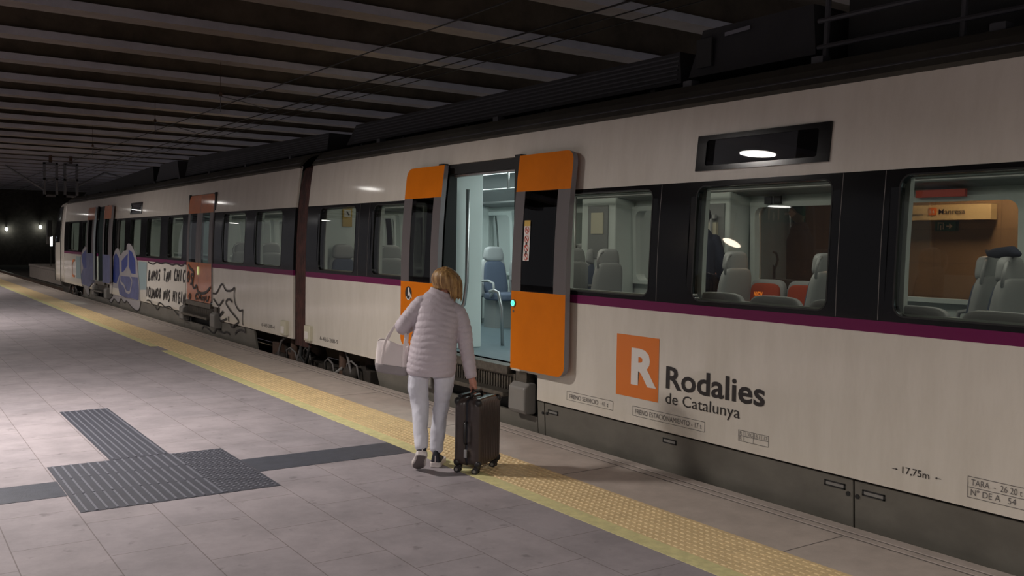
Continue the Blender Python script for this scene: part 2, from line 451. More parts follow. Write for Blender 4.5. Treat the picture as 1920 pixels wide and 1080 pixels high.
# tactile strip: bed + raised bars
t = thing('tactile_paving', 'beige tactile paving strip with raised studs beside the yellow line', 'paving', (3.84, 12, 0))
ORG[t.name] = (3.84, 12, 0)
b = MB(); b.box(3.61, 4.07, -8, 90, -.02, .004); b.build('paving_bed', TACT, t)
b = MB()
y = 2.0; j = 0
while y < 26:
    for i in range(9):
        x = 3.635 + i * .0505 + (.0 if j % 2 else .0)
        b.add([(x - .013, y - .017, .004), (x + .013, y - .017, .004), (x + .013, y + .017, .004), (x - .013, y + .017, .004),
               (x - .009, y - .012, .0085), (x + .009, y - .012, .0085), (x + .009, y + .012, .0085), (x - .009, y + .012, .0085)],
              [(4, 5, 6, 7), (0, 1, 5, 4), (1, 2, 6, 5), (2, 3, 7, 6), (3, 0, 4, 7)])
    y += .05; j += 1
o = b.build('stud', TACT, t); tag(o, kind='stuff')

# guidance path: ribbed pads and dark cross stripe
t = thing('tactile_pad', 'large dark ribbed and dotted tactile pad on the platform slabs', 'paving', (1.63, 6.66, 0)); ORG[t.name] = (1.63, 6.66, 0)
b = MB(); b.box(1.01, 2.255, 6.0, 7.32, 0, .003); b.build('pad_base', DGROUT, t)
b = MB()
for i in range(15):
    x = 1.045 + i * .0585
    for (ya, yb) in ((6.01, 6.43), (6.45, 6.87), (6.89, 7.31)): b.box(x - .007, x + .007, ya, yb, .003, .0075)
b.build('rib', RIBT, t)
b = MB()
for i in range(9):
    for k in range(26):
        x = 1.895 + i * .041; yy = 6.03 + k * .05 + (.025 if i % 2 else 0)
        if yy < 7.29: b.box(x - .007, x + .007, yy - .011, yy + .011, .003, .0075)
b.build('stud', RIBT, t)
t = thing('tactile_pad', 'narrow dark ribbed tactile strip running away from the large pad', 'paving', (1.65, 8.45, 0)); ORG[t.name] = (1.65, 8.45, 0)
b = MB(); b.box(1.435, 1.86, 7.325, 9.6, 0, .003); b.build('pad_base', DGROUT, t)
b = MB()
for i in range(8): b.box(1.462 + i * .053 - .006, 1.462 + i * .053 + .006, 7.34, 9.59, .003, .0075)
b.build('rib', RIBT, t)
for (xa, xb, lab) in ((-6, 1.005, 'smooth dark paving stripe left of the large tactile pad'), (2.26, 3.485, 'smooth dark paving stripe between the tactile pad and the yellow line')):
    b = MB(); b.box(xa, xb, 6.44, 6.86, 0, .0025)
    tag(b.build('paving_stripe', DTILE), lab, 'paving')

# rails
def rail(x, lab):
    t = thing('rail', lab, 'rail', (x, 50, ZB_)); ORG[t.name] = (x, 50, ZB_)
    b = MB(); b.box(x - .035, x + .035, -8, 89.9, ZB_ + .13, ZB_ + .17); b.build('rail_head', RAIL, t)
    b = MB(); b.box(x - .012, x + .012, -8, 89.9, ZB_ + .02, ZB_ + .13); b.box(x - .07, x + .07, -8, 89.9, ZB_, ZB_ + .02); b.build('rail_web', RAILR, t)
rail(5.47, 'steel rail nearer the platform, ahead of the train'); rail(7.15, 'steel rail farther from the platform, ahead of the train')

# opposite platform, walls
b = MB(); b.box(7.95, 9.9, -8, 64, ZB_, -.12); b.box(7.9, 9.9, -8, 64, -.12, -.0)
tag(b.build('floor_opposite', EDGE), kind='structure')
b = MB(); b.box(9.9, 10.2, -10, 64, -.8, 3.3)
tag(b.build('wall_right', WALLT), kind='structure')
b = MB(); b.box(-14, 40, 90, 90.4, -1.2, 7)
tag(b.build('wall_end', CONC), kind='structure')
b = MB(); b.box(16.5, 16.8, 64, 90, -1.2, 7)
tag(b.build('wall_tunnel', CONC), kind='structure')
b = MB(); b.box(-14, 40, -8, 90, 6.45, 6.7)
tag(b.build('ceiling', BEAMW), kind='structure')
# inverted-T beams across the hall
def beam_mesh():
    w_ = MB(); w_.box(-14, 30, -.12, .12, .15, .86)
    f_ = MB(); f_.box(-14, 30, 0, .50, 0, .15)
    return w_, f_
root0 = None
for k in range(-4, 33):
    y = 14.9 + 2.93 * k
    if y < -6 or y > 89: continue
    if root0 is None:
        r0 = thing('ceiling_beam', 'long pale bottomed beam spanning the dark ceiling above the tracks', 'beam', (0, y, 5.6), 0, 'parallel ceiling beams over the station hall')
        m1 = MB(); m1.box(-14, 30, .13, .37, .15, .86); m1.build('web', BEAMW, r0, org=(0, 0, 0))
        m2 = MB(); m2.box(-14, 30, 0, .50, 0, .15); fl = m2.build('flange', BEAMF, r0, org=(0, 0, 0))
        fl.data.materials.append(mat('beam_soffit_shaded', (.25, .205, .18), .8, noise=.3, nscale=1.0)); fl.data.polygons[0].material_index = 1  # brown underside, colour darkened in place of its weaker light
        KIDS[r0.name] = [c for c in col.objects if c.parent == r0]
        root0 = r0
    else:
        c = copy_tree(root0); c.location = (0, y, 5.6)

# ---------------------------------------------------------------- lamps of the hall
def hall_lamp(x, y, z, watts, lab, grp, r=.24):
    t = thing('platform_lamp', lab, 'lamp', (x, y, z), 0, grp); ORG[t.name] = (x, y, z)
    b = MB(); b.tube([(x, y, z + .02), (x, y, z + .10), (x, y, z + .16)], [r + .03, r * .8, .06], 28); b.build('lamp_housing', LAMPB, t, smooth=False)
    b = MB(); b.cyl((x, y, z + .02), (0, 0, 1), r, .01, 32); b.build('diffuser', LAMPE, t)
    b = MB(); b.tube([(x, y, z + .15), (x, y, 5.6)], .015, 8); b.build('stem', LAMPB, t)
    ld = bpy.data.lights.new('lamp_light', 'AREA'); ld.shape = 'DISK'; ld.size = 2 * r; ld.energy = watts; ld.spread = R(156); ld.color = (1.0, .925, .87)
    lo = bpy.data.objects.new('lamp_light', ld); link(lo, t); lo.location = (0, 0, 0)
ORD = ['first', 'second', 'third', 'fourth', 'fifth', 'sixth', 'seventh']
for k in range(0, 5):
    hall_lamp(-6.0, 1.1 + 12.1 * k, 4.0, LAMP_W * (1.15 if k < 1 else .5), ORD[k + 1] + ' round lamp from the camera in the row over the left part of the platform', 'second row of round lamps over the platform')
for k in range(-1, 6):
    hall_lamp(0.0, 8.70 + 12.1 * k + (.8 if k < 0 else 0), 4.0, LAMP_W * (1.6 if k < 0 else 1 if k < 1 else .75), ORD[k + 1] + ' round lamp from the camera in the row over the middle of the platform', 'round lamps hung over the middle of the platform')
t_lab = 'unseen warm lamp added to glint in the middle train window'
t = thing('glint_lamp', t_lab, 'lamp', (-9.0, 17.1, 2.95)); ORG[t.name] = (-9.0, 17.1, 2.95)
b = MB(); b.ball((-9.0, 17.1, 2.95), .30, .12, .12, 20, 14, Vector((-.50, -.55, -.66)).to_track_quat('X', 'Z').to_matrix()); b.build('glint_ball', emit('glint_glow', (1.0, .78, .60), 30.0), t, True)  # unseen glowing ellipsoid, added and tilted for a glint in the window glass
b = MB(); b.tube([(-9, 17.1, 3.1), (-9, 17.1, 5.6)], .02, 8); b.build('stem', LAMPB, t)
for k in range(0, 4):  # unseen lamps added to light the brown wall behind the train
    ld = bpy.data.lights.new('opposite_fill_light', 'AREA'); ld.shape = 'DISK'; ld.size = .5; ld.energy = OPP_W; ld.color = (1, .92, .76)
    t = thing('added_wall_lamp', ORD[k] + ' unseen lamp added to light the wall beyond the train, counted from the camera', 'lamp', (9.2, 5 + 13 * k, 3.0), 0, 'unseen lamps added beyond the train'); ORG[t.name] = tuple(t.location)
    x, y, z = t.location
    b = MB(); b.tube([(x, y, z + .02), (x, y, z + .10), (x, y, z + .16)], [.27, .2, .06], 24); b.build('lamp_housing', LAMPB, t)
    b = MB(); b.tube([(x, y, z + .12), (x + .2, y, z + .2), (9.91, y, z + .2)], .02, 8); b.build('lamp_arm', LAMPB, t)
    lo = bpy.data.objects.new('opposite_fill_light', ld); link(lo, t)

# ---------------------------------------------------------------- opposite wall signs
def wall_place(x, y0, z0, s=-1):            # text readable from -X side: reads towards -Y
    return lambda u, v, d: (x, y0 - u, z0 + v)
t = thing('station_sign', 'cream hanging sign reading Manresa on the brown wall beyond the train', 'sign', (9.8, 5.8, 2.0)); ORG[t.name] = (9.8, 5.8, 2.0)
b = MB(); b.box(9.74, 9.86, 5.28, 6.45, 2.0, 2.165); b.build('sign_panel', SIGNW, t)
b = MB(); b.box(9.80, 9.9, 6.3, 6.33, 2.05, 2.1); b.box(9.80, 9.9, 5.5, 5.53, 2.05, 2.1); b.build('bracket', LAMPB, t)
text_mesh('Manresa', 'lettering', INK, wall_place(9.735, 5.86, 2.062), .30, .055, t, .002)
text_mesh('a/to\nBarcelona', 'lettering', INK, wall_place(9.735, 6.25, 2.05), .20, .07, t)
b = MB(); b.box(9.732, 9.74, 5.89, 5.98, 2.055, 2.135); lg = b.build('logo', LOGO_O, t)
text_mesh('R4', 'lettering', LOGO_W, wall_place(9.730, 5.97, 2.07), .06, .045, t, .01)
def green_sign(y0, y1, z0, z1, lab, txt):
    t = thing('exit_sign', lab, 'sign', (9.88, (y0 + y1) / 2, z0)); ORG[t.name] = tuple(t.location)
    b = MB(); b.box(9.84, 9.9, y0, y1, z0, z1); b.build('sign_panel', GREENS, t)
    w_ = y1 - y0; h = z1 - z0
    b = MB()                                     # running-door pictogram and arrow
    ym = y1 - w_ * .28
    b.box(9.833, 9.838, ym - w_ * .14, ym + w_ * .14, z0 + h * .8, z0 + h * .88)
    b.box(9.833, 9.838, ym + w_ * .11, ym + w_ * .14, z0 + h * .15, z0 + h * .8)
    b.box(9.833, 9.838, ym - w_ * .14, ym - w_ * .11, z0 + h * .15, z0 + h * .8)
    b.box(9.833, 9.838, ym - w_ * .02, ym + w_ * .02, z0 + h * .1, z0 + h * .6)
    ya = y0 + w_ * .28
    b.box(9.833, 9.838, ya - w_ * .02, ya + w_ * .16, z0 + h * .44, z0 + h * .56)
    b.add([(9.834, ya - w_ * .14, z0 + h * .5), (9.834, ya + w_ * .02, z0 + h * .8), (9.834, ya + w_ * .02, z0 + h * .2)], [(0, 1, 2)])
    b.build('pictogram', LOGO_W, t)
green_sign(7.78, 8.42, 2.0, 2.22, 'green exit sign with white arrow, set on the wall to imitate a reflection', 'EXIT')  # solid sign standing in for a reflection in the window
green_sign(5.72, 5.96, 1.88, 1.985, 'small green sign hung just below the Manresa sign', 'x')

# ---------------------------------------------------------------- seats
def rbox(b, c, hx, hy, hz, e=4, taper=1.0, n=28, m=18, lean=0.0):
    rs = []
    for i in range(m + 1):
        t = -math.cos(math.pi * i / m); s = (1 - abs(t) ** e) ** (1 / e) if abs(t) < 1 else 0.0
        s = max(s, .30); k = 1 + (taper - 1) * (t + 1) / 2
        ring = []
        for j in range(n):
            a = 2 * math.pi * j / n; ca, sa = math.cos(a), math.sin(a)
            r_ = (abs(ca) ** e + abs(sa) ** e) ** (-1 / e)
            ring.append((c[0] + hx * s * k * r_ * ca, c[1] + hy * s * r_ * sa + lean * (t + 1) / 2, c[2] + hz * t))
        rs.append(ring)
    b.rings(rs); return b
def make_seat(fab, head=True, name='train_seat'):
    hz = .27 if head else .20; zc = .66 if head else .60
    """seat facing -Y, standing on z = 0 at its centre"""
    t = thing(name, 'seat', 'seat'); f = (0, 0, 0)
    b = MB(); rbox(b, (0, -.02, .42), .225, .235, .055, 5); b.build('seat_cushion', fab, t, True, org=f)
    b = MB(); rbox(b, (0, .225, zc), .235, .045, hz, 5, .80 if head else .92, lean=.07 if head else .02); b.build('seat_shell', SEATSH, t, True, org=f)
    b = MB(); rbox(b, (0, .185, zc), .200, .035, hz - .04, 5, .80 if head else .92, lean=.07 if head else .02); b.build('backrest', fab, t, True, org=f)
    if head:
        b = MB(); b.tube([(-.06, .27, .86), (-.06, .28, .99)], .014); b.tube([(.06, .27, .86), (.06, .28, .99)], .014); b.build('headrest_stem', SEATSH, t, org=f)
        b = MB(); rbox(b, (0, .27, .985), .165, .05, .10, 4, .78, lean=.0); b.build('headrest', SEATSH, t, True, org=f)
        b = MB(); b.tube([(.10, .30, 1.05), (.17, .33, 1.03), (.20, .33, .96), (.18, .31, .88), (.14, .29, .82)], .014, 8); b.build('grab_handle', SEATSH, t, True, org=f)
    b = MB(); b.tube([(-.23, .2, .62), (-.235, .02, .63), (-.235, -.10, .60), (-.235, -.12, .5), (-.22, -.02, .42)], .018, 8); b.build('armrest', SEATSH, t, True, org=f)
    b = MB(); b.box(-.18, .18, -.08, .2, 0, .37); b.build('pedestal', IN_GREY, t, org=f)
    KIDS[t.name] = [c for c in col.objects if c.parent == t]
    return t
PROTO = {'n': make_seat(SEATFB), 'r': make_seat(SEATRED, False, 'priority_seat'), 'f': make_seat(SEATFB, False, 'folding_seat')}
used = set()
def put_seat(x, y, rz, label, kind='n', group='grey upholstered seats inside the train'):
    p = PROTO[kind]
    if kind in used: p = copy_tree(p)
    used.add(kind); p.location = (x, y, .535); p.rotation_euler = (0, 0, rz); p['label'] = label; p['group'] = group
    p.rotation_euler = (0, 0, rz)
    return p

# ---------------------------------------------------------------- train builder
def sk(z, d=0): return 4.868 + (.27 - z) * .06 - d
def leaf(car, y0, y1, outer, d, m_or, th=.05, ztop=2.45, zbot=.54, rr=.10, glassy=None, wide=None, m_low=None):
    """sliding plug-door leaf; outer = +1 if the rounded side is at y1, -1 at y0, 0 none"""
    def lim(z, lo=zbot, hi=ztop):
        e = 0
        if z < lo + rr: e = rr - math.sqrt(max(0, rr * rr - (lo + rr - z) ** 2))
        if z > hi - rr: e = rr - math.sqrt(max(0, rr * rr - (z - hi + rr) ** 2))
        return (y0 + (e if outer < 0 else 0), y1 - (e if outer > 0 else 0))
    def strip(name, za, zb, m, parent, holes=(), dd=d):
        zs = sorted({round(v, 4) for v in [za, zb] + [za + (zb - za) * i / 8 for i in range(9)] + [zbot + rr * q for q in (.04, .15, .35, .6)] + [ztop - rr * q for q in (.04, .15, .35, .6)] if za <= v <= zb})
        b = MB()
        for i in range(len(zs) - 1):
            a, c = lim(zs[i]); e, f = lim(zs[i + 1]); k = len(b.v)
            if not holes:
                b.v += [(near(zs[i], dd), a, zs[i]), (near(zs[i], dd), c, zs[i]), (near(zs[i + 1], dd), f, zs[i + 1]), (near(zs[i + 1], dd), e, zs[i + 1])]
                b.f.append((k, k + 3, k + 2, k + 1))
            else:
                for (p, q) in ((a, holes[0]), (holes[1], c)):
                    k = len(b.v)
                    b.v += [(near(zs[i], dd), p, zs[i]), (near(zs[i], dd), q, zs[i]), (near(zs[i + 1], dd), q, zs[i + 1]), (near(zs[i + 1], dd), p, zs[i + 1])]
                    b.f.append((k, k + 3, k + 2, k + 1))
        import bmesh
        o = b.build(name, m, parent)
        bm = bmesh.new(); bm.from_mesh(o.data); bmesh.ops.remove_doubles(bm, verts=bm.verts, dist=1e-4); bm.to_mesh(o.data); bm.free()
        o.data.materials.append(LEAFEDGE)
        md = o.modifiers.new('solid', 'SOLIDIFY'); md.thickness = th; md.offset = -1; md.material_offset_rim = 1
        return o
    w_ = y1 - y0
    g0, g1 = glassy if glassy else (y0 + w_ * .24, y1 - w_ * .18)
    main = strip('door_leaf', zbot, 1.237, m_low or m_or, car)
    strip('upper_panel', 2.123, ztop, m_or, main)
    strip('window_surround', 1.237, 2.123, DGREY, main, (g0, g1))
    b = MB()
    for i in range(6):
        z0 = 1.237 + .886 * i / 6; z1 = 1.237 + .886 * (i + 1) / 6; k = len(b.v)
        b.v += [(near(z0, d - .004), g0, z0), (near(z0, d - .004), g1, z0), (near(z1, d - .004), g1, z1), (near(z1, d - .004), g0, z1)]
        b.f.append((k, k + 3, k + 2, k + 1))
    b.build('door_glass', DGLASS, main)
    return main
def step_unit(car, y0, y1):
    """doorway sill, riser, step board and corner housings"""
    b = MB(); b.box(4.80, 5.00, y0, y1, .455, .535); b.build('door_sill', STEELD, car, bevel=.006)
    b = MB(); b.box(4.86, 4.92, y0 - .05, y1 + .05, .28, .46)
    n = int((y1 - y0) / .045)
    for i in range(n): b.box(4.846, 4.862, y0 + i * .045, y0 + i * .045 + .022, .31, .43)
    b.build('step_riser', STEELD, car)
    b = MB(); b.box(4.72, 4.95, y0 - .05, y1 + .05, .262, .305); b.build('step_board', STEELD, car, bevel=.008)
    for (a, c) in ((y0 - .33, y0 - .07), (y1 + .07, y1 + .33)):
        b = MB(); b.prism([(4.765, a, .17), (4.765, a, .37), (4.82, a, .41), (4.90, a, .41), (4.90, a, .13), (4.79, a, .13)], (0, c - a, 0)); b.build('step_housing', STEPG, car, bevel=.02)
        b = MB(); b.box(4.83, 4.92, a + .06, c - .03, .40, .50); b.build('step_bracket', STEELD, car)
    b = MB(); b.box(4.98, 5.02, y0 - .4, y1 + .4, .0, .27); b.build('step_recess', RUBBER, car)
def frame_ring(car, name, win, r, m, d, w_, parent=None):
    inner = rr_pts(win[0], win[1], win[2], win[3], r); outer = rr_pts(win[0] - w_, win[1] + w_, win[2] - w_, win[3] + w_, r + w_)
    b = MB(); n = len(inner)
    b.add([(near(z, d), y, z) for y, z in outer] + [(near(z, d), y, z) for y, z in inner], [((i + 1) % n, i, i + n, (i + 1) % n + n) for i in range(n)])
    return b.build(name, m, parent or car)

def build_car(car, ya, yb, wins, fwins, door_spans, skirts, lights, roof_to=None, band_to=None):
    doors = [(a, c, .0, 2.46) for a, c in door_spans]
    reces = [(a - .42, c + .42, .0, .50) for a, c in door_spans]
    side_sheet('lower_panel', ya, yb, .28, 1.17, WHITE, car, doors + reces)
    side_sheet('waist_stripe', ya, yb, 1.17, 1.24, MAROON, car, doors, d=.002)
    hw = [(a - .06, c + .06, 1.24, 2.12) for a, c in wins]
    side_sheet('window_band', ya, yb, 1.24, 2.12, BANDBLK, car, doors + hw, d=.001)
    side_sheet('upper_panel', ya, yb, 2.12, 2.70, WHITE, car, doors)
    for (a, c), h in zip(wins, hw):
        wf = ring_frame('window', h, (a, c, 1.275, 2.085), .07, BANDBLK, car, d=.001, thick=.05)
        pane('window_pane', (a, c, 1.275, 2.085), GLASS, wf, r=.07)
        frame_ring(car, 'window_gasket', (a + .004, c - .004, 1.279, 2.081), .066, RUBBER, .003, .010, wf)
    # inner lining on the platform side
    lw = [(a + .005, c - .005, 1.285, 2.075) for a, c in wins]
    side_sheet('inner_lining', ya + .03, yb - .03, .535, 2.6, IN_WHITE, car, [(a - .12, c + .12, 0, 2.47) for a, c in door_spans] + lw, d=-.09, thick=.04)
    # far side with its own windows
    hf = [(a - .06, c + .06, 1.20, 2.14) for a, c in fwins]
    side_sheet('far_wall', ya, yb, .28, 2.70, IN_WHITE, car, hf, fx=far, thick=.02)
    for (a, c), h in zip(fwins, hf):
        wf = ring_frame('far_window', h, (a, c, 1.24, 2.09), .09, IN_WHITE, car, fx=far, thick=.09)
        pane('window_pane', (a, c, 1.24, 2.09), GLASS, wf, fx=far, d=-.02, r=.08)
    # floor, ceiling, shelf
    b = MB(); b.box(4.93, 7.70, ya, yb, .45, .535); b.build('cabin_floor', IN_FLOOR, car)
    b = MB(); b.box(5.05, 7.58, ya, yb, 2.60, 2.64); b.build('cabin_ceiling', IN_WHITE, car)
    b = MB(); b.prism([(7.68, ya + .1, 2.20), (7.42, ya + .1, 2.24), (7.16, ya + .1, 2.40), (7.05, ya + .1, 2.60), (7.68, ya + .1, 2.60)], (0, yb - ya - .2, 0)); b.build('ceiling_coving', IN_GREY, car)
    b = MB(); b.tube([(7.20, ya + .3, 2.235), (7.20, yb - .3, 2.235)], .015, 8); b.build('luggage_rail', STEEL, car)
    for x in (5.85, 6.75):
        b = MB(); b.box(x - .05, x + .05, ya + .5, yb - .6, 2.575, 2.60); b.build('light_strip', TUBE, car)
    for y in lights:
        ld = bpy.data.lights.new('cabin_light', 'AREA'); ld.shape = 'RECTANGLE'; ld.size = .5; ld.size_y = 2.2; ld.energy = CAB_W; ld.color = (.86, 1.0, .97)
        lo = bpy.data.objects.new('cabin_light', ld); link(lo, car); o0 = ORG[car.name]; lo.location = (6.3 - o0[0], y - o0[1], 2.56 - o0[2])
    # roof shell
    prof = [(4.965, 2.67), (4.94, 2.695), (4.97, 2.73), (5.02, 2.79), (5.10, 2.85), (5.25, 2.89), (5.6, 2.915), (6.31, 2.925)]
    full = prof + [(2 * XC - x, z) for x, z in prof[::-1][1:]]
    b = MB(); b.rings([[(x, y, z) for x, z in full] for y in (ya, yb)], closed=False, cap=False)
    o = b.build('roof', ROOFM, car, smooth=False); md = o.modifiers.new('solid', 'SOLIDIFY'); md.thickness = .03; md.offset = 0
    b = MB(); b.tube([(4.965, ya + .02, 2.742), (4.965, yb - .02, 2.742)], .010, 6); b.build('gutter', ROOFG2, car)
    for (a, c, sl0, sl1) in skirts:
        o = side_sheet('skirt', a, c, -.55, .262, SKIRT, car, fx=sk, zstep=.1)
        for v in o.data.vertices:            # slanted ends by the bogies
            kx = (.262 - (v.co.z + ORG[car.name][2])) / .81
            yy = v.co.y + ORG[car.name][1]
            if sl0 and abs(yy - a) < .01: v.co.y -= sl0 * kx
            if sl1 and abs(yy - c) < .01: v.co.y += sl1 * kx
    b = MB(); b.box(4.95, 7.67, ya, yb, .25, .45); b.build('underframe', UNDER, car)

# --- near (middle) car
car2 = thing('passenger_car', 'nearest train car with the open orange doors and the big R logo', 'train car', (6.31, 3.4, -.6)); ORG[car2.name] = (6.31, 3.4, -.6)
build_car(car2, -5.3, 12.0, [(-4.4, -3.2), (-2.9, -1.7), (-1.4, -.2), (.1, 1.3), (1.75, 3.17), (3.63, 4.77), (5.23, 6.45), (8.70, 9.97), (10.47, 11.57)],
          [(-4.4, -3.2), (-2.6, -1.3), (-.9, .4), (1.9, 3.3), (3.93, 5.34), (5.47, 6.67), (7.35, 8.53), (9.35, 11.0), (11.25, 11.9)],
          [(7.05, 8.35)], [(-5.3, 3.405, 0, 0), (3.42, 6.55, 0, 0), (6.565, 6.66, 0, 0), (8.75, 9.95, 0, -.35)], (-3.5, 0, 3, 6, 8.3, 10.6))
leafR = leaf(car2, 6.13, 6.925, -1, .092, ORANGE, glassy=(6.30, 6.785))
leafL = leaf(car2, 8.265, 9.06, 1, .092, ORANGE, glassy=(8.42, 8.88))
# below the doorway the skirt is cut low
o = side_sheet('skirt', 6.67, 8.74, -.55, .115, SKIRT, car2, fx=sk)
step_unit(car2, 7.05, 8.35)
# door frame
b = MB(); b.box(4.85, 5.02, 8.35, 8.44, .5, 2.47); b.box(4.85, 5.02, 6.96, 7.05, .5, 2.47); b.box(4.93, 5.05, 7.0, 8.4, 2.36, 2.47); b.build('door_frame', RUBBER, car2)
b = MB(); b.tube([(4.97, 8.3, 2.35), (4.97, 7.05, 2.35)], .02, 8); b.build('door_rail', STEEL, car2)
# vestibule partitions of white panels
b = MB(); b.box(5.03, 5.42, 8.47, 8.53, .535, 2.6); b.build('partition', IN_WHITE, car2, bevel=.01)
b = MB(); b.box(5.03, 5.42, 6.87, 6.93, .535, 2.6); b.build('partition', IN_WHITE, car2, bevel=.01)
b = MB(); b.tube([(5.16, 8.36, 2.22), (5.16, 8.36, 1.25), (5.13, 8.36, 1.02), (5.07, 8.40, .90)], .021, 12); b.build('grab_pole', STEEL, car2, True)
b = MB(); b.tube([(5.62, 8.63, 1.12), (5.66, 8.60, 1.14), (5.70, 8.57, 1.12), (5.72, 8.53, .95), (5.72, 8.50, .535)], .02, 12); b.build('grab_pole', STEEL, car2, True)
b = MB(); b.tube([(5.9, 11.5, 2.27), (5.9, 5.6, 2.27)], .017, 8)
for y in (8.0, 8.7, 9.4, 10.1):
    b.tube([(5.9, y, 2.27), (5.9, y, 2.46), (5.9, y + .12, 2.52)], .015, 8)
b.build('ceiling_rail', STEEL, car2, True)
b = MB(); b.tube([(6.75, 8.6, 2.35), (6.75, 8.6, .54)], .018, 10); b.tube([(7.1, 9.0, 2.5), (7.1, 9.0, .54)], .018, 10); b.build('cabin_pole', STEEL, car2, True)
# wall pillars on the far side with a notice and a hammer case
b = MB(); b.box(7.40, 7.72, 8.60, 9.25, .535, 2.6); b.box(7.40, 7.72, 6.78, 7.25, .535, 2.6); b.build('window_pillar', IN_WHITE, car2, bevel=.02)
b = MB(); b.box(7.385, 7.40, 8.72, 9.10, 1.5, 2.15); b.box(7.385, 7.40, 6.84, 7.14, 1.5, 2.12); b.build('pillar_inlay', IN_GREY, car2)
b = MB(); b.box(7.375, 7.385, 8.80, 9.03, 1.80, 2.06); nt_ = b.build('notice_panel', CREAMP, car2)
b = MB(); b.box(7.35, 7.385, 6.92, 7.04, 1.78, 1.92); b.build('hammer_case', CREAMP, car2)
b = MB(); b.box(7.33, 7.36, 6.965, 6.99, 1.80, 2.0); b.box(7.33, 7.36, 6.92, 7.04, 1.96, 2.0); b.build('emergency_hammer', SEATSH, car2)
# bulkhead by the gangway, with a yellow notice
b = MB(); b.box(4.97, 5.62, 11.80, 11.85, .535, 2.6); b.box(7.0, 7.66, 11.80, 11.85, .535, 2.6); b.box(5.62, 7.0, 11.80, 11.85, 2.45, 2.6); b.build('bulkhead', IN_WHITE, car2)
b = MB(); b.box(5.28, 5.42, 11.785, 11.80, 1.86, 2.12); nn = b.build('safety_notice', YSTICK, car2)
b = MB(); b.box(5.30, 5.40, 11.782, 11.786, 1.99, 2.09); b.build('notice_print', LOGO_W, nn)
b = MB(); b.prism([(5.33, 11.781, 2.06), (5.345, 11.781, 2.07), (5.38, 11.781, 2.02), (5.365, 11.781, 2.01)], (0, -.001, 0)); b.build('pictogram', INK, nn)
b = MB(); b.box(7.60, 7.64, 4.35, 4.80, 2.12, 2.185); b.build('red_notice_strip', REDS, car2)
b = MB()
for y in (6.42, 6.30, 5.52, 5.40): b.box(7.62, 7.64, y, y + .09, 2.11, 2.19)
b.build('seat_number_plate', RUBBER, car2)
# amber indicator behind the folding seats
text_mesh('NXDIV', 'indicator_text', LED, lambda u, v, d: (5.60, 4.86 - u, 1.285 + v), .085, .035, car2, .02)

for y in (3.27, 3.56, 5.14, 10.10, 10.36):
    b = MB()
    for i in range(6):
        z0 = 1.245 + .87 * i / 6; z1 = 1.245 + .87 * (i + 1) / 6
        b.add([(near(z0, .0022), y, z0), (near(z0, .0022), y - .005, z0), (near(z1, .0022), y - .005, z1), (near(z1, .0022), y, z1)], [(0, 1, 2, 3)])
    b.build('glazing_seam', INKG, car2)
# door button, accessibility sticker, leaf sticker
b = MB(); b.cyl((4.745, 6.885, 1.125), (1, 0, 0), .036, .012, 24); b.build('button_rim', DGREY, leafR)
b = MB()
for k in range(18):
    a = k * math.pi * 2 / 18; a2 = (k + 1) * math.pi * 2 / 18
    b.add([(4.7365, 6.885 + .026 * math.cos(a), 1.125 + .026 * math.sin(a)), (4.7365, 6.885 + .026 * math.cos(a2), 1.125 + .026 * math.sin(a2)),
           (4.7365, 6.885 + .015 * math.cos(a2), 1.125 + .015 * math.sin(a2)), (4.7365, 6.885 + .015 * math.cos(a), 1.125 + .015 * math.sin(a))], [(0, 1, 2, 3)])
b.box(4.735, 4.738, 6.882, 6.888, 1.117, 1.133); b.build('door_button', GREENL, leafR)
b = MB(); b.cyl((4.747, 6.885, 1.055), (1, 0, 0), .012, .006, 16); b.build('key_switch', DGREY, leafR)
def disc(b, x, y, z, ry, rz=None, n=24):
    rz = rz or ry; b.add([(x, y + ry * math.cos(k * 2 * math.pi / n), z + rz * math.sin(k * 2 * math.pi / n)) for k in range(n)], [tuple(range(n))[::-1]])
b = MB(); disc(b, 4.7465, 8.88, 1.11, .075); st = b.build('access_sticker', INK, leafL)
b = MB(); b.add([(4.745, 8.885, 1.17), (4.745, 8.86, 1.17), (4.745, 8.855, 1.11), (4.745, 8.82, 1.10), (4.745, 8.80, 1.06), (4.745, 8.82, 1.055), (4.745, 8.84, 1.085), (4.745, 8.895, 1.085)], [tuple(range(8))[::-1]])
for k in range(14):
    a = R(120 + k * 16); a2 = R(136 + k * 16)
    b.add([(4.745, 8.88 + q * math.cos(w_), 1.085 + q * math.sin(w_)) for q, w_ in ((.05, a), (.05, a2), (.038, a2), (.038, a))], [(0, 1, 2, 3)])
b.build('wheelchair_symbol', LOGO_W, st)
yb_, x_ = 6.665, None
b = MB(); b.add([(near(z, .0935), y, z) for y, z in ((6.755, 1.51), (6.665, 1.51), (6.665, 1.865), (6.755, 1.865))], [(0, 1, 2, 3)]); st = b.build('warning_strip', LOGO_W, leafR)
b = MB(); b.add([(near(z, .0945), y, z) for y, z in ((6.755, 1.815), (6.665, 1.815), (6.665, 1.865), (6.755, 1.865))], [(0, 1, 2, 3)]); b.build('strip_header', YSTICK, st)
b = MB()
for z in (1.78, 1.70, 1.62, 1.545):
    for k in range(16):
        a = k * math.pi / 8; a2 = (k + 1) * math.pi / 8
        b.add([(near(z, .0948), 6.71 + q * math.cos(w_), z + q * math.sin(w_)) for q, w_ in ((.032, a), (.032, a2), (.025, a2), (.025, a))], [(0, 1, 2, 3)])
    b.add([(near(z, .0948), 6.71 + .025, z + .018), (near(z, .0948), 6.71 + .018, z + .025), (near(z, .0948), 6.71 - .025, z - .018), (near(z, .0948), 6.71 - .018, z - .025)], [(0, 1, 2, 3)])
b.build('prohibition_symbols', REDS, st)
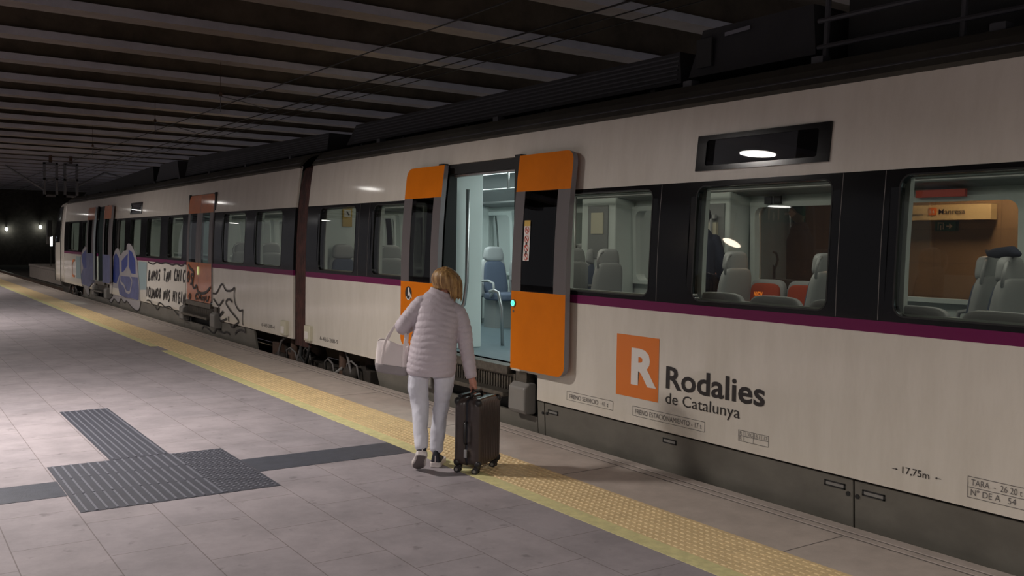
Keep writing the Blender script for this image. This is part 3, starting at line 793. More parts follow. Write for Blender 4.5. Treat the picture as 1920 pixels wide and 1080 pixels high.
b = MB()
for z in (1.66, 1.585): b.box(near(z, .096), near(z, .0945), 6.70, 6.72, z - .02, z + .012)
b.build('pictogram', INK, st)

# destination display
def display(car, y0, y1, z0, z1):
    o = ring_frame('display_frame', (y0, y1, z0, z1), (y0 + .09, y1 - .09, z0 + .035, z1 - .035), .02, BANDBLK, car, d=.014, thick=.03)
    b = MB(); b.add([(near(z, .002), y, z) for y, z in ((y1 - .16, z0 + .035), (y0 + .26, z0 + .035), (y0 + .26, z1 - .035), (y1 - .16, z1 - .035))], [(0, 1, 2, 3)]); b.build('led_board', SEATSH, o)
    b = MB(); b.add([(near(z, .0012), y, z) for y, z in ((y1, z0), (y0, z0), (y0, z1), (y1, z1))], [(0, 1, 2, 3)]); b.build('display_back', RUBBER, o)
    pane('display_glass', (y0 + .085, y1 - .085, z0 + .03, z1 - .03), CLEAR, o, d=.008, r=.02)
    return o
display(car2, 3.67, 4.80, 2.195, 2.445)

# logo and writing on the near car
def on_side(y0, z0, d=.0035): return lambda u, v, dd: (near(z0 + v, d), y0 - u, z0 + v)
b = MB(); b.add([(XB - .003, y, z) for y, z in ((5.57, .485), (5.09, .485), (5.09, .965), (5.57, .965))], [(0, 1, 2, 3)]); lg = b.build('logo_panel', LOGO_O, car2)
text_mesh('R', 'logo_letter', LOGO_W, on_side(5.395, .585, .0045), .285, .285, lg, .045)
text_mesh('Rodalies', 'lettering', INK, on_side(5.01, .603), .93, .168, car2, .020)
text_mesh('de Catalunya', 'lettering', INK, on_side(5.01, .468), .72, .108, car2, .0)
def boxed(y0, z0, w_, h, s, tw, th, cols=(), rows=()):
    t = .003; b = MB(); x = XB - .003
    def q(a, c, e, f): b.add([(x, a, e), (x, c, e), (x, c, f), (x, a, f)], [(0, 1, 2, 3)])
    q(y0, y0 - w_, z0, z0 + t); q(y0, y0 - w_, z0 + h - t, z0 + h); q(y0, y0 - t, z0, z0 + h); q(y0 - w_ + t, y0 - w_, z0, z0 + h)
    for c in cols: q(y0 - c, y0 - c - t, z0, z0 + h)
    for r_ in rows: q(y0, y0 - w_, z0 + r_, z0 + r_ + t)
    o = b.build('stencil_box', INKG, car2)
    for (txt, u, v, ww, hh) in s: text_mesh(txt, 'lettering', INKG, on_side(y0 - u, z0 + v), ww, hh, o)
boxed(6.20, .345, .60, .075, [('FRENO SERVICIO - 41 t', .04, .018, .50, .036)], 0, 0)
boxed(5.37, .345, .76, .075, [('FRENO ESTACIONAMIENTO - 17 t', .03, .018, .70, .038)], 0, 0)
boxed(4.30, .345, .26, .075, [('R', .012, .042, .02, .026), ('R', .012, .008, .02, .026), ('1.VIG', .065, .042, .06, .026), ('13.11.17', .14, .042, .11, .026)], 0, 0, (.048, .13), (.036,))
boxed(2.69, .335, .34, .115, [('TARA  -  26 20 t', .02, .068, .27, .034), ('Nº DE A   54', .02, .014, .24, .034)], 0, 0, (), (.055,))
text_mesh('17,75m', 'lettering', INK, on_side(3.075, .375), .165, .045, car2, .004)
b = MB()
for (y, s_) in ((3.14, 1), (2.875, -1)):
    b.add([(XB - .003, y, .395), (XB - .003, y - .035, .395), (XB - .003, y - .035, .399), (XB - .003, y, .399)], [(0, 1, 2, 3)])
    e = y - .035 if s_ > 0 else y
    b.add([(XB - .003, e, .397), (XB - .003, e + s_ * .012, .404), (XB - .003, e + s_ * .012, .390)], [(0, 1, 2)])
b.build('length_arrows', INKG, car2)
text_mesh('6-465-208-9', 'lettering', INKG, on_side(11.49, .355), .58, .055, car2)
# skirt hatch handles, latches, seams
def hatch(car, y0, y1, z0, z1):
    b = MB(); x = sk((z0 + z1) / 2)
    for (a, c, e, f) in ((y0, y1, z0, z0 + .008), (y0, y1, z1 - .008, z1), (y0, y0 + .01, z0, z1), (y1 - .01, y1, z0, z1)): b.box(x - .006, x + .004, a, c, e, f)
    o = b.build('hatch_handle', RUBBER, car)
    b = MB(); b.box(x - .004, x + .0, y0 + .01, y1 - .01, z0 + .008, z1 - .008); b.build('handle_plate', STEPG, o)
hatch(car2, 6.36, 6.50, .178, .212); hatch(car2, 4.92, 5.06, .19, .225); hatch(car2, 3.47, 3.62, .19, .225); hatch(car2, 3.20, 3.35, .185, .22)
b = MB()
for (y, z) in ((6.52, .172), (6.58, .168), (3.45, .172), (3.385, .168)): b.cyl((sk(z) - .001, y, z), (1, 0, 0), .014, .012, 12)
b.build('skirt_latch', RUBBER, car2)

# roof gear of the near car
def fairing(car, y0, y1, z0, z1, m, sl0=.12, sl1=.12, x0=5.40, name='roof_fairing', ribs=True, z1b=None):
    z1b = z1b or z1
    b = MB(); b.prism([(x0, y0, z0), (x0 + .03, y0 + sl0, z1), (x0 + .03, y1 - sl1, z1b), (x0, y1, z0)], (2 * (XC - x0) - .03, 0, 0)); o = b.build(name, m, car)
    if ribs:
        b = MB()
        for k in range(1, 7):
            z = z0 + (z1 - z0) * k / 7
            b.box(x0 - .008 + .03 * k / 7, x0 + .02, y0 + sl0, y1 - sl1, z - .007, z + .005)
        b.build('fairing_rib', ROOFG2, o)
    return o
fairing(car2, 5.50, 11.95, 2.975, 3.235, ROOFG, .05, .25)
fairing(car2, 4.20, 5.42, 3.0, 3.36, ROOFG, .05, .12, name='roof_unit', ribs=False)
b = MB(); b.add([(5.405, y, z) for y, z in ((5.05, 3.27), (4.80, 3.28), (4.80, 3.31), (5.05, 3.30))], [(0, 1, 2, 3)])
b.build('roof_unit_plate', CHRM, car2)
b = MB(); b.box(5.38, 5.40, 5.16, 5.32, 3.06, 3.28); b.build('roof_unit_vent', RUBBER, car2)
b = MB(); b.box(5.62, 7.0, -4.8, 4.1, 2.97, 3.40); b.build('roof_equipment', RUBBER, car2)
b = MB()
for z in (3.04, 3.22): b.tube([(5.40, -4.8, z), (5.40, 4.18, z)], .018, 8)
for k in range(10): b.tube([(5.40, -4.7 + k * .98, 2.93), (5.42, -4.7 + k * .98, 3.36)], .02, 8)
b.build('roof_guard_rail', ROOFG2, car2)
b = MB()
for y in (5.15, 3.97, 2.78, 7.8, 10.4): b.box(5.12, 5.20, y - .045, y + .045, 2.84, 2.915)
b.build('roof_foot', ROOFG2, car2)
for y in (5.9, 7.4, 8.9, 10.4, 11.6):
    b = MB(); b.box(5.46, 5.50, y - .03, y + .03, 2.88, 2.99); b.build('fairing_support', RUBBER, car2)

# --- front car
car1 = thing('passenger_car', 'farther train car with graffiti and the driving cab at its end', 'train car', (6.31, 22.0, -.6)); ORG[car1.name] = (6.31, 22.0, -.6)
build_car(car1, 12.45, 31.3, [(12.94, 14.05), (14.55, 15.66), (18.14, 19.2), (19.78, 20.95), (21.5, 22.5), (23.05, 23.95), (27.6, 28.4), (28.9, 30.6)],
          [(12.9, 14.2), (14.9, 16.1), (17.2, 18.6), (19.4, 20.6), (21.2, 22.6), (23.4, 24.8), (26.0, 27.4), (28.5, 30.3)],
          [(16.20, 17.73), (25.10, 26.24)], [(14.15, 15.80, .25, 0), (18.15, 24.68, 0, 0), (26.66, 28.3, 0, 0)], (13.6, 16.2, 19, 22, 25.7, 29))
for a, c, o_ in ((16.20, 16.96, -1), (16.975, 17.73, 1)): l_ = leaf(car1, a, c, o_, .022, ORANGE_OLD, th=.04)
leaf(car1, 24.20, 25.07, -1, .092, ORANGE_OLD, m_low=LAV); leaf(car1, 26.26, 27.20, 1, .092, ORANGE_OLD, m_low=LAV)
b = MB(); b.box(4.80, 4.812, 16.955, 16.98, 1.02, 1.16); b.build('door_button', emit('pale_button', (.8, .9, .4), .5), l_)
for a, c in ((16.20, 17.73), (25.10, 26.24)):
    step_unit(car1, a, c); side_sheet('skirt', a - .4, c + .4, -.55, .115, SKIRT, car1, fx=sk)
    b = MB(); b.box(4.88, 5.02, c, c + .06, .5, 2.47); b.box(4.88, 5.02, a - .06, a, .5, 2.47); b.box(4.93, 5.05, a, c, 2.36, 2.47); b.build('door_frame', RUBBER, car1)
b = MB(); b.box(5.03, 5.6, 26.3, 26.36, .535, 2.6); b.box(5.05, 7.6, 30.9, 30.96, .535, 2.6); b.box(5.03, 5.5, 24.95, 25.0, .535, 2.6); b.box(7.0, 7.66, 12.62, 12.66, .535, 2.6); b.box(4.97, 5.6, 12.62, 12.66, .535, 2.6); b.build('partition', IN_WHITE, car1)
display(car1, 21.5, 22.6, 2.20, 2.455)
text_mesh('6-465-208-4', 'lettering', INKG, on_side(13.72, .355), .55, .055, car1)
# marker boxes at the car ends
for (car, a, c) in ((car2, 11.74, 11.93), (car1, 12.62, 12.82)):
    b = MB(); b.box(4.79, 4.845, a, c, .31, .52); o = b.build('coupling_box', CREAMP, car, bevel=.012)
    b = MB(); b.box(4.782, 4.79, a + .04, c - .04, .34, .44); b.build('box_lid', LOGO_W, o, bevel=.004)
# driving cab nose
prof = [(0.0, .28)] + [(0, z) for z in (.5, .8, 1.17, 1.24, 1.5, 1.8, 2.12, 2.4, 2.62)]
half = [XC - XS(z) for _, z in prof]
zs_ = [z for _, z in prof]
loop = [(-(XC - XS(z)), z) for z in zs_] + [(-1.33, 2.72), (-1.1, 2.84), (-.6, 2.91), (0, 2.92), (.6, 2.91), (1.1, 2.84), (1.33, 2.72)] + [((XC - XS(z)), z) for z in zs_[::-1]]
def nose_ring(t):
    y = 31.3 + 3.5 * t
    sx = (1 - t ** 5) ** .45 if t < 1 else .05
    sx = max(sx, .30)
    def zt(z): return .28 + (z - .28) * (1 - .16 * t ** 2.2 * ((z - .28) / 2.64))
    bulge = lambda z: 1 - .0 * t
    return [(XC + x * sx, y - .55 * max(0, (z - 1.2)) ** 1.5 * t * t, zt(z)) for x, z in loop]
ts = [0, .08, .16, .25, .35, .45, .55, .65, .74, .82, .89, .95, 1.0]
b = MB(); b.rings([nose_ring(t) for t in ts]); b.build('cab_nose', WHITE, car1, smooth=True)
def nose_patch(name, i0, i1, t0, t1, m, off=.012, side=0):
    rs = []
    for k in range(9):
        t = t0 + (t1 - t0) * k / 8; rg = nose_ring(t)
        rs.append([(x - off if side == 0 else x, y + (off if side else .004), z) for x, y, z in rg[i0:i1]])
    b = MB(); b.rings(rs, closed=False, cap=False); return b.build(name, m, car1, smooth=True)
nose_patch('cab_side_window', 5, 10, .22, .5, BANDBLK)
b = MB()
for t in (.18, .55):
    rg = nose_ring(t); b.tube([(x - .006, y, z) for x, y, z in rg[0:10]], .010, 6)
b.build('cab_door_seam', RUBBER, car1)
rg0 = [nose_ring(t) for t in (.62, .74, .84, .92, 1.0)]
b = MB(); b.rings([[(x - .02 * (1 if x < XC else -1), y + .02, z + .004) for x, y, z in r_[4:10]] for r_ in rg0], closed=False, cap=False); b.build('windscreen', BANDBLK, car1, smooth=True)
b = MB(); b.box(4.68, 4.82, 33.5, 33.65, 1.65, 2.2); b.build('wing_mirror', RUBBER, car1, bevel=.02)
b = MB(); b.box(4.86, 4.92, 34.1, 34.2, 1.35, 1.68); b.build('head_lamp', HEADL, car1)
b = MB(); b.prism([(5.0, 31.3, .27), (5.15, 34.2, .27), (5.3, 34.2, -.3), (5.1, 31.3, -.3)], (2.3, 0, 0)); b.build('cab_valance', UNDER, car1)
# roof gear of the front car
fairing(car1, 12.6, 20.0, 2.96, 3.21, ROOFG, .0, .2, z1b=3.34); fairing(car1, 20.4, 22.4, 2.96, 3.34, ROOFG2, .3, .3, name='roof_unit', ribs=False)
fairing(car1, 22.6, 31.4, 2.94, 3.34, ROOFG, .2, 1.2, ribs=False, z1b=3.16)
b = MB()
for k in range(9): b.box(5.08, 5.14, 13.2 + k * 2.0, 13.26 + k * 2.0, 2.84, 2.90)
b.build('roof_foot', ROOFG2, car1)

# --- gangway bellows
t = thing('gangway_bellows', 'dark red corrugated gangway bellows joining the two train cars', 'gangway', (6.31, 12.22, .3)); ORG[t.name] = (6.31, 12.22, .3)
loopg = [(XC - XS(z) - .05, z) for z in (.20, .5, .9, 1.3, 1.7, 2.1, 2.45)]
pl = [(XC - h, z) for h, z in loopg] + [(5.02, 2.66), (5.25, 2.79), (5.8, 2.84), (6.8, 2.84), (7.37, 2.79), (7.6, 2.66)] + [(XC + h, z) for h, z in loopg[::-1]]
rs = []
for k in range(25):
    y = 12.0 + .45 * k / 24; s_ = .018 * (1 if k % 4 < 2 else -1) - (.05 if 0 < k < 24 else .0) * 0
    rs.append([(XC + (x - XC) * (1 - s_ * .8), y, z) for x, z in pl])
b = MB(); b.rings(rs, closed=False, cap=False); o = b.build('bellows', BELLOW, t); md = o.modifiers.new('solid', 'SOLIDIFY'); md.thickness = .02
b = MB(); b.box(5.1, 7.5, 12.0, 12.45, .42, .53); b.build('bridge_plate', IN_FLOOR, t)
b = MB(); b.tube([(4.93, 12.02, .30), (4.90, 12.05, .1), (4.92, 12.18, -.05), (4.90, 12.32, .05), (4.93, 12.36, .30)], .022, 8); b.build('hanging_hose', RUBBER, t, True)

# --- bogies
def bogie(yc, label):
    t = thing('bogie', label, 'bogie', (6.31, yc, -.63)); ORG[t.name] = (6.31, yc, -.63)
    for yy in (yc - 1.15, yc + 1.15):
        for x in (5.47, 7.15):
            b = MB(); b.cyl((x, yy, -.21), (1, 0, 0), .42, .13, 40); w0 = b.build('wheel', RAILR, t, True)
            b = MB(); b.cyl((x - .07 if x < XC else x + .07, yy, -.21), (1, 0, 0), .15, .06, 24); b.build('wheel_hub', UNDER, w0)
        b = MB(); b.box(5.08, 5.32, yy - .17, yy + .17, -.36, .0); b.build('axle_box', RUST, t, bevel=.03)
        b = MB()
        for q in range(7): b.tube([(5.2, yy + .26 + .07 * math.cos(k * math.pi / 6), -.10 + q * .035) if 0 else (5.2 + .07 * math.cos(k * math.pi / 6), yy + .27 + .07 * math.sin(k * math.pi / 6), -.2 + q * .045) for k in range(13)], .013, 6)
        b.build('coil_spring', RUST, t, True)
    b = MB(); b.prism([(5.10, yc - 1.45, -.02), (5.10, yc - .5, -.2), (5.10, yc + .5, -.2), (5.10, yc + 1.45, -.02), (5.10, yc + 1.45, .10), (5.10, yc + .6, -.04), (5.10, yc - .6, -.04), (5.10, yc - 1.45, .10)], (.22, 0, 0)); b.build('side_frame', UNDER, t)
    for yy in (yc - .95, yc + .75):
        b = MB(); b.tube([(5.02, yy, .22), (5.02, yy, -.30)], .055, 14); b.build('damper', RUST, t, True)
    b = MB(); b.box(5.06, 5.2, yc - 1.65, yc - 1.35, -.25, .05); b.build('equipment_box', UNDER, t, bevel=.01)
    b = MB(); b.box(5.0, 5.14, yc + 1.35, yc + 1.6, -.15, .12); b.build('equipment_box', RUST, t, bevel=.01)
    for (a, c) in ((yc - 1.1, yc - 1.35), (yc + .2, yc + .45), (yc + 1.0, yc + 1.2)):
        b = MB(); b.tube([(4.99, a, .24), (4.96, (a + c) / 2, .18), (4.95, c, .0), (4.98, c, -.3)], .018, 8); b.build('brake_hose', INKG, t, True)
    b = MB(); b.tube([(4.98, yc - .3, -.28), (4.98, yc - 1.0, .02)], .022, 8); b.build('brake_link', STEPG, t, True)
    for (a, z, r_) in ((yc - 1.25, -.02, .09), (yc - .62, -.12, .07), (yc + .35, -.05, .08), (yc + 1.25, -.08, .07)):
        b = MB(); b.cyl((5.02, a, z), (0, 1, 0), r_, .26, 18); b.build('brake_cylinder', UNDER, t, True)
    for (a, c, z) in ((yc - 1.5, yc - 1.15, .10), (yc - .75, yc - .45, .05), (yc + .05, yc + .3, .12), (yc + .55, yc + .95, .06)):
        b = MB(); b.tube([(5.0, a, z - .2), (4.97, a + .03, z), (4.96, (a + c) / 2, z + .05), (4.97, c - .03, z), (5.0, c, z - .25)], .013, 8); b.build('brake_hose', INKG, t, True)
bogie(12.1, 'rusty bogie under the joint between the two train cars'); bogie(29.9, 'dark bogie under the driving cab of the farther car')

# ---------------------------------------------------------------- graffiti (spray paint on the front car, millimetre thin)
def gx(z): return near(z, .0045) if z > .265 else sk(z, .004)
def paint(name, pts, m, layer=0):
    import mathutils.geometry as mg
    tri = mg.tessellate_polygon([[Vector((y, z, 0)) for y, z in pts]])
    b = MB(); b.add([(gx(z) - layer * .0015, y, z) for y, z in pts], [tuple(q) for q in tri])
    return b.build(name, m, car1)
def strokes(name, lines, m, w_=.035, layer=4):
    b = MB()
    for ln in lines:
        ln = smooth_line(ln)
        L_, R_ = [], []
        for i, (y, z) in enumerate(ln):
            a = ln[max(0, i - 1)]; c = ln[min(len(ln) - 1, i + 1)]
            dy, dz = c[0] - a[0], c[1] - a[1]; q = math.hypot(dy, dz) or 1
            ny, nz = -dz / q * w_ / 2, dy / q * w_ / 2
            L_.append((y + ny, z + nz)); R_.append((y - ny, z - nz))
        k = len(b.v)
        for (p, q) in zip(L_, R_): b.v += [(gx(p[1]) - layer * .0015, *p), (gx(q[1]) - layer * .0015, *q)]
        for i in range(len(ln) - 1): b.f.append((k + 2 * i, k + 2 * i + 1, k + 2 * i + 3, k + 2 * i + 2))
    return b.build(name, m, car1)
def smooth_line(p):
    for _ in range(2):
        if len(p) < 3: return p
        q = [p[0]]
        for i in range(len(p) - 1):
            a, c = p[i], p[i + 1]
            q += [(a[0] * .8 + c[0] * .2, a[1] * .8 + c[1] * .2), (a[0] * .2 + c[0] * .8, a[1] * .2 + c[1] * .8)]
        q.append(p[-1]); p = q
    return p
G = {
'star':[(16.15,0.727),(15.95,0.73),(15.65,0.939),(15.44,0.801),(15.14,0.823),(14.96,0.897),(15.02,0.757),(14.93,0.589),(14.71,0.51),(14.56,0.556),(14.6,0.397),(14.53,0.176)],
'Y1':[(16.12,0.636),(15.82,0.517),(15.56,0.653)],
'Y2':[(15.82,0.517),(15.95,0.235)],
'E1':[(15.6,0.456),(15.82,0.351),(15.72,0.267),(15.39,0.345)],
'E2':[(15.77,0.354),(15.56,0.445)],
'S1':[(15.09,0.637),(15.21,0.677),(15.37,0.664),(15.46,0.6),(15.18,0.485),(14.91,0.403),(14.75,0.35),(14.86,0.298),(15.27,0.192),(15.3,0.389)],
'arc':[(15.06,0.115),(14.97,0.174),(14.77,0.212),(14.56,0.195)],
'door_sq':[(17.6,1.186),(17.51,1.123),(17.22,1.067),(17.31,0.894),(17.31,0.78),(17.17,0.762),(17.08,0.839),(17.0,0.714),(16.78,0.686),(16.46,0.726),(16.23,0.83)],
'scal_top':[(20.73,1.159),(20.58,1.135),(20.28,1.115),(20.02,1.168),(19.95,1.169),(19.61,1.145),(19.28,1.186),(18.74,1.138),(18.48,1.18),(18.11,1.134),(17.81,1.222)],
'scal_bot':[(20.86,0.328),(20.66,0.349),(20.43,0.296),(20.06,0.153),(19.84,0.351),(19.56,0.332),(19.35,0.273),(18.94,0.334),(18.49,0.157),(18.3,0.273),(17.87,0.336)],
'scal_low':[(16.94,0.045),(16.78,0.122),(16.25,0.01),(16.05,0.135),(15.7,0.074),(15.51,0.12),(15.34,0.083)],
'white_fill':[(20.73,1.15),(19.95,1.169),(19.61,1.142),(19.28,1.177),(18.74,1.13),(18.48,1.171),(18.11,1.131),(17.87,1.188),(17.87,0.369),(18.23,0.277),(18.68,0.334),(19.08,0.291),(19.7,0.341),(20.59,0.353),(20.9,0.335)],
't1':[(20.74,0.998),(20.74,0.743),(17.87,1.063),(17.93,0.843)],
't1b':[(17.87,1.063),(17.45,0.757)],
't2':[(20.82,0.635),(20.86,0.404),(17.81,0.64),(17.87,0.436)],
'paleblue1':[(21.62,1.148),(20.85,1.147),(20.91,0.554),(21.62,0.519)],
'paleblue2':[(29.29,1.118),(28.49,1.111),(28.51,0.488),(29.25,0.481)],
'Lgrey':[(28.55,0.999),(28.31,1.291),(27.72,1.451),(26.78,1.219),(26.51,1.338),(26.53,0.524),(27.35,0.297),(27.53,0.073),(27.75,0.071),(28.04,0.287),(28.39,0.315),(28.5,0.621)],
'Lblue':[(28.31,1.181),(27.72,1.332),(27.22,1.243),(26.51,1.151),(26.52,0.858),(28.14,0.799),(28.37,1.025)],
'Llav':[(28.14,0.799),(26.52,0.838),(26.53,0.482),(27.35,0.319),(28.39,0.359),(28.5,0.621)],
'Rgrey':[(24.22,1.158),(23.94,1.354),(23.64,1.396),(23.47,1.267),(23.38,1.213),(23.09,1.329),(22.72,1.344),(22.72,1.499),(22.36,1.502),(21.98,1.347),(21.75,1.158),(21.68,0.897),(21.53,0.659),(21.5,0.26),(21.8,0.013),(22.38,0.063),(22.94,0.211),(23.19,0.122),(23.53,0.233),(23.83,0.063),(24.32,0.188),(24.65,0.032),(24.98,0.092),(24.41,0.222),(24.36,0.496),(24.22,0.773)],
'RblueA':[(24.12,1.236),(23.86,1.289),(23.56,1.172),(23.52,0.797),(23.87,0.557),(24.27,0.578)],
'RblueB':[(23.3,1.122),(22.72,1.281),(22.64,1.3),(22.68,1.009),(23.01,0.871),(23.3,0.842)],
'RblueC':[(22.56,1.392),(22.21,1.343),(21.9,1.154),(21.87,0.856),(22.29,0.859),(22.56,1.012)],
'Rlav':[(23.52,0.76),(21.68,0.792),(21.57,0.518),(21.61,0.288),(22.22,0.289),(23.02,0.28),(23.53,0.308),(23.69,0.526)],
'Rface':[(22.68,0.991),(23.01,0.852),(23.43,0.801),(23.44,0.613),(23.02,0.557),(22.85,0.418),(22.45,0.402),(22.29,0.59),(22.21,0.701),(22.45,0.799),(22.37,0.91),(22.68,0.991)],
'orangelet':[(29.49,0.988),(29.85,0.968),(29.86,0.527),(29.5,0.529)],
'leafRsticker':[(6.75,1.863),(6.66,1.862),(6.67,1.51),(6.75,1.508)],
'leaffar':[(17.73,2.528),(16.01,2.463)],
}
for nm, ky, mm, ly in (('graffiti_blue_patch', 'paleblue1', PALEB, 0), ('graffiti_blue_patch', 'paleblue2', PALEB, 0), ('graffiti_white_patch', 'white_fill', SPWHITE, 0),
                       ('graffiti_silver', 'Lgrey', SPGREY, 1), ('graffiti_blue', 'Lblue', BLUE, 2), ('graffiti_lavender', 'Llav', LAV, 2),
                       ('graffiti_silver', 'Rgrey', SPGREY, 1), ('graffiti_blue', 'RblueA', BLUE, 2), ('graffiti_blue', 'RblueB', BLUE, 2), ('graffiti_blue', 'RblueC', BLUE, 2), ('graffiti_lavender', 'Rlav', LAV, 2)):
    paint(nm, G[ky], mm, ly)
strokes('graffiti_outline', [G['Rface'], G['Rgrey'][:14]], SPGREY, .06, 4)
strokes('graffiti_outline', [G['Rgrey'] + [G['Rgrey'][0]], G['Lgrey'] + [G['Lgrey'][0]]], INK, .03, 3)
strokes('graffiti_tag', [G['orangelet']], LOGO_O, .07)
strokes('graffiti_star', [G['star']], INK, .032); strokes('graffiti_lettering', [G[k] for k in ('Y1', 'Y2', 'E1', 'E2', 'S1', 'arc')], INK, .036)
strokes('graffiti_scallops', [G['scal_top'], G['scal_bot'], G['scal_low']], INK, .032)
def door_stroke(lines, w_=.05):
    o = strokes('graffiti_scrawl', lines, INK, w_, 4)
    for v in o.data.vertices:
        zz = v.co.z + ORG[car1.name][2]
        v.co.x = near(zz, .03) - ORG[car1.name][0]
door_stroke([G['door_sq']])
# stroke alphabet, unit boxes
AL = {'A': [[(0, 0), (.45, 1), (.9, 0)], [(.2, .4), (.75, .4)]], 'B': [[(0, 0), (0, 1), (.7, .8), (.1, .5), (.8, .25), (0, 0)]], 'C': [[(.8, .9), (.3, 1), (0, .5), (.3, 0), (.8, .15)]],
      'D': [[(0, 0), (0, 1), (.7, .7), (.75, .3), (0, 0)]], 'G': [[(.8, .9), (.3, 1), (0, .5), (.3, 0), (.8, .1), (.8, .5), (.45, .5)]], 'H': [[(0, 0), (0, 1)], [(.7, 0), (.7, 1)], [(0, .5), (.7, .5)]],
      'I': [[(.3, 0), (.35, 1)]], 'M': [[(0, 0), (.1, 1), (.4, .3), (.7, 1), (.8, 0)]], 'N': [[(0, 0), (0, 1), (.7, 0), (.7, 1)]], 'O': [[(.4, 1), (0, .5), (.4, 0), (.8, .5), (.4, 1)]],
      'S': [[(.7, .9), (.3, 1), (.05, .75), (.7, .3), (.4, 0), (0, .1)]], 'T': [[(0, 1), (.8, 1)], [(.4, 1), (.4, 0)]], 'U': [[(0, 1), (.05, .2), (.4, 0), (.75, .2), (.8, 1)]], '!': [[(.3, 1), (.3, .35)], [(.3, .1), (.3, 0)]], ',': [[(.2, 1), (.35, 0)]]}
def scrawl(s, y0, z0, y1, z1, h):
    n = len(s); out = []
    for i, c in enumerate(s):
        if c == ' ': continue
        f = i / n; yo = y0 + (y1 - y0) * f; zo = z0 + (z1 - z0) * f + rnd.uniform(-.015, .015); w_ = abs(y1 - y0) / n * .86
        for ln in AL[c]: out.append([(yo - u * w_ - v * .05, zo + v * h) for u, v in ln])
    return out
strokes('graffiti_lettering', scrawl('BAMOS TAN CHIC', 20.70, .76, 17.85, .86, .22), INK, .05)
door_stroke(scrawl('OS', 17.70, .86, 17.25, .80, .2))
strokes('graffiti_lettering', scrawl(',CUANDO NOS HIGIN', 20.9, .41, 17.85, .44, .21), INK, .05)
door_stroke(scrawl('O CANU', 17.6, .56, 16.3, .56, .10), .04)

# ---------------------------------------------------------------- overhead line
def wire(x0, z0, lab, r=.008, x1=None, sag=0):
    b = MB(); b.tube([(x0 + ((x1 or x0) - x0) * k / 12, -8 + 100 * k / 12, z0 - sag * (1 if k % 2 else 0)) for k in range(13)], r, 6)
    tag(b.build('overhead_wire', WIRE), lab, 'cable')
wire(6.45, 4.62, 'leftmost overhead wire under the ceiling, with small droppers', .010)
wire(7.60, 4.62, 'second overhead wire from the left', .013); wire(7.95, 4.62, 'third overhead wire from the left', .009); wire(8.28, 4.62, 'rightmost thin overhead wire', .008)
for (y, x, ql) in ((21.0, 6.45, 'nearest'), (26.85, 6.45, 'middle'), (35.65, 6.45, 'farthest')):
    t = thing('wire_hanger', ql + ' of the three small hanger brackets on the leftmost overhead wire', 'bracket', (x, y, 4.62), 0, 'hangers along the overhead wire'); ORG[t.name] = (x, y, 4.62)
    b = MB(); b.tube([(x, y, 4.50), (x, y, 4.85)], .008, 6); b.tube([(x, y, 4.85), (x + .5, y, 4.78), (x + 1.1, y, 4.66)], .012, 6); b.build('drop_rod', CHRM, t)
    b = MB(); b.tube([(x, y, 4.85), (x, y, 4.92), (x, y, 4.96), (x, y, 5.6)], [.035, .035, .006, .006], 8); b.build('insulator', RUST, t)
t = thing('wire_support_frame', 'pair of hanging lattice frames carrying the overhead line above the far end of the train', 'gantry', (6.4, 50, 5.6)); ORG[t.name] = (6.4, 50, 5.6)
for x in (7.15, 8.05):
    b = MB()
    b.box(x - .32, x - .22, 49.9, 50.1, 3.6, 5.25); b.box(x + .22, x + .32, 49.9, 50.1, 3.6, 5.25)
    for z in (3.6, 4.4, 5.15): b.box(x - .32, x + .32, 49.9, 50.1, z, z + .1)
    b.build('lattice_frame', CHRM, t)
    b = MB(); b.tube([(x, 50, 5.25), (x, 50, 5.6)], .08, 8); b.build('insulator', RUST, t)
b = MB(); b.tube([(6.9, 50, 3.9), (5.2, 50, 5.0)], .05, 8); b.tube([(8.4, 50, 4.2), (9.6, 50, 4.9), (10.4, 50, 4.7)], .05, 8); b.build('registration_arm', CHRM, t)

# far wall lamps in the tunnel
for (x, y, z, lab) in ((9.4, 89.6, 2.26, 'small tunnel lamp at the far left edge'), (12.0, 89.6, 2.5, 'small tunnel lamp close to the front of the train')):
    t = thing('tunnel_lamp', lab, 'lamp', (x, y, z)); ORG[t.name] = (x, y, z)
    b = MB(); b.ball((x, y, z), .11, .11, .15, 12, 8); b.build('lamp_glass', FARL, t, True)
    b = MB(); b.cyl((x, y + .02, z + .16), (0, 0, 1), .12, .05, 12); b.tube([(x, y, z + .18), (x, y + .42, z + .25)], .03, 6); b.build('lamp_cap', LAMPB, t)
t = thing('signal_box', 'small grey trackside cabinet beside the front of the train', 'cabinet', (8.3, 58, 0)); ORG[t.name] = (8.3, 58, 0)
b = MB(); b.box(8.05, 8.45, 57.6, 58.0, 1.25, 1.75); b.build('cabinet_body', STEPG, t, bevel=.02)
b = MB(); b.box(8.24, 8.28, 57.8, 57.86, 0, 1.25); b.build('cabinet_post', LAMPB, t)

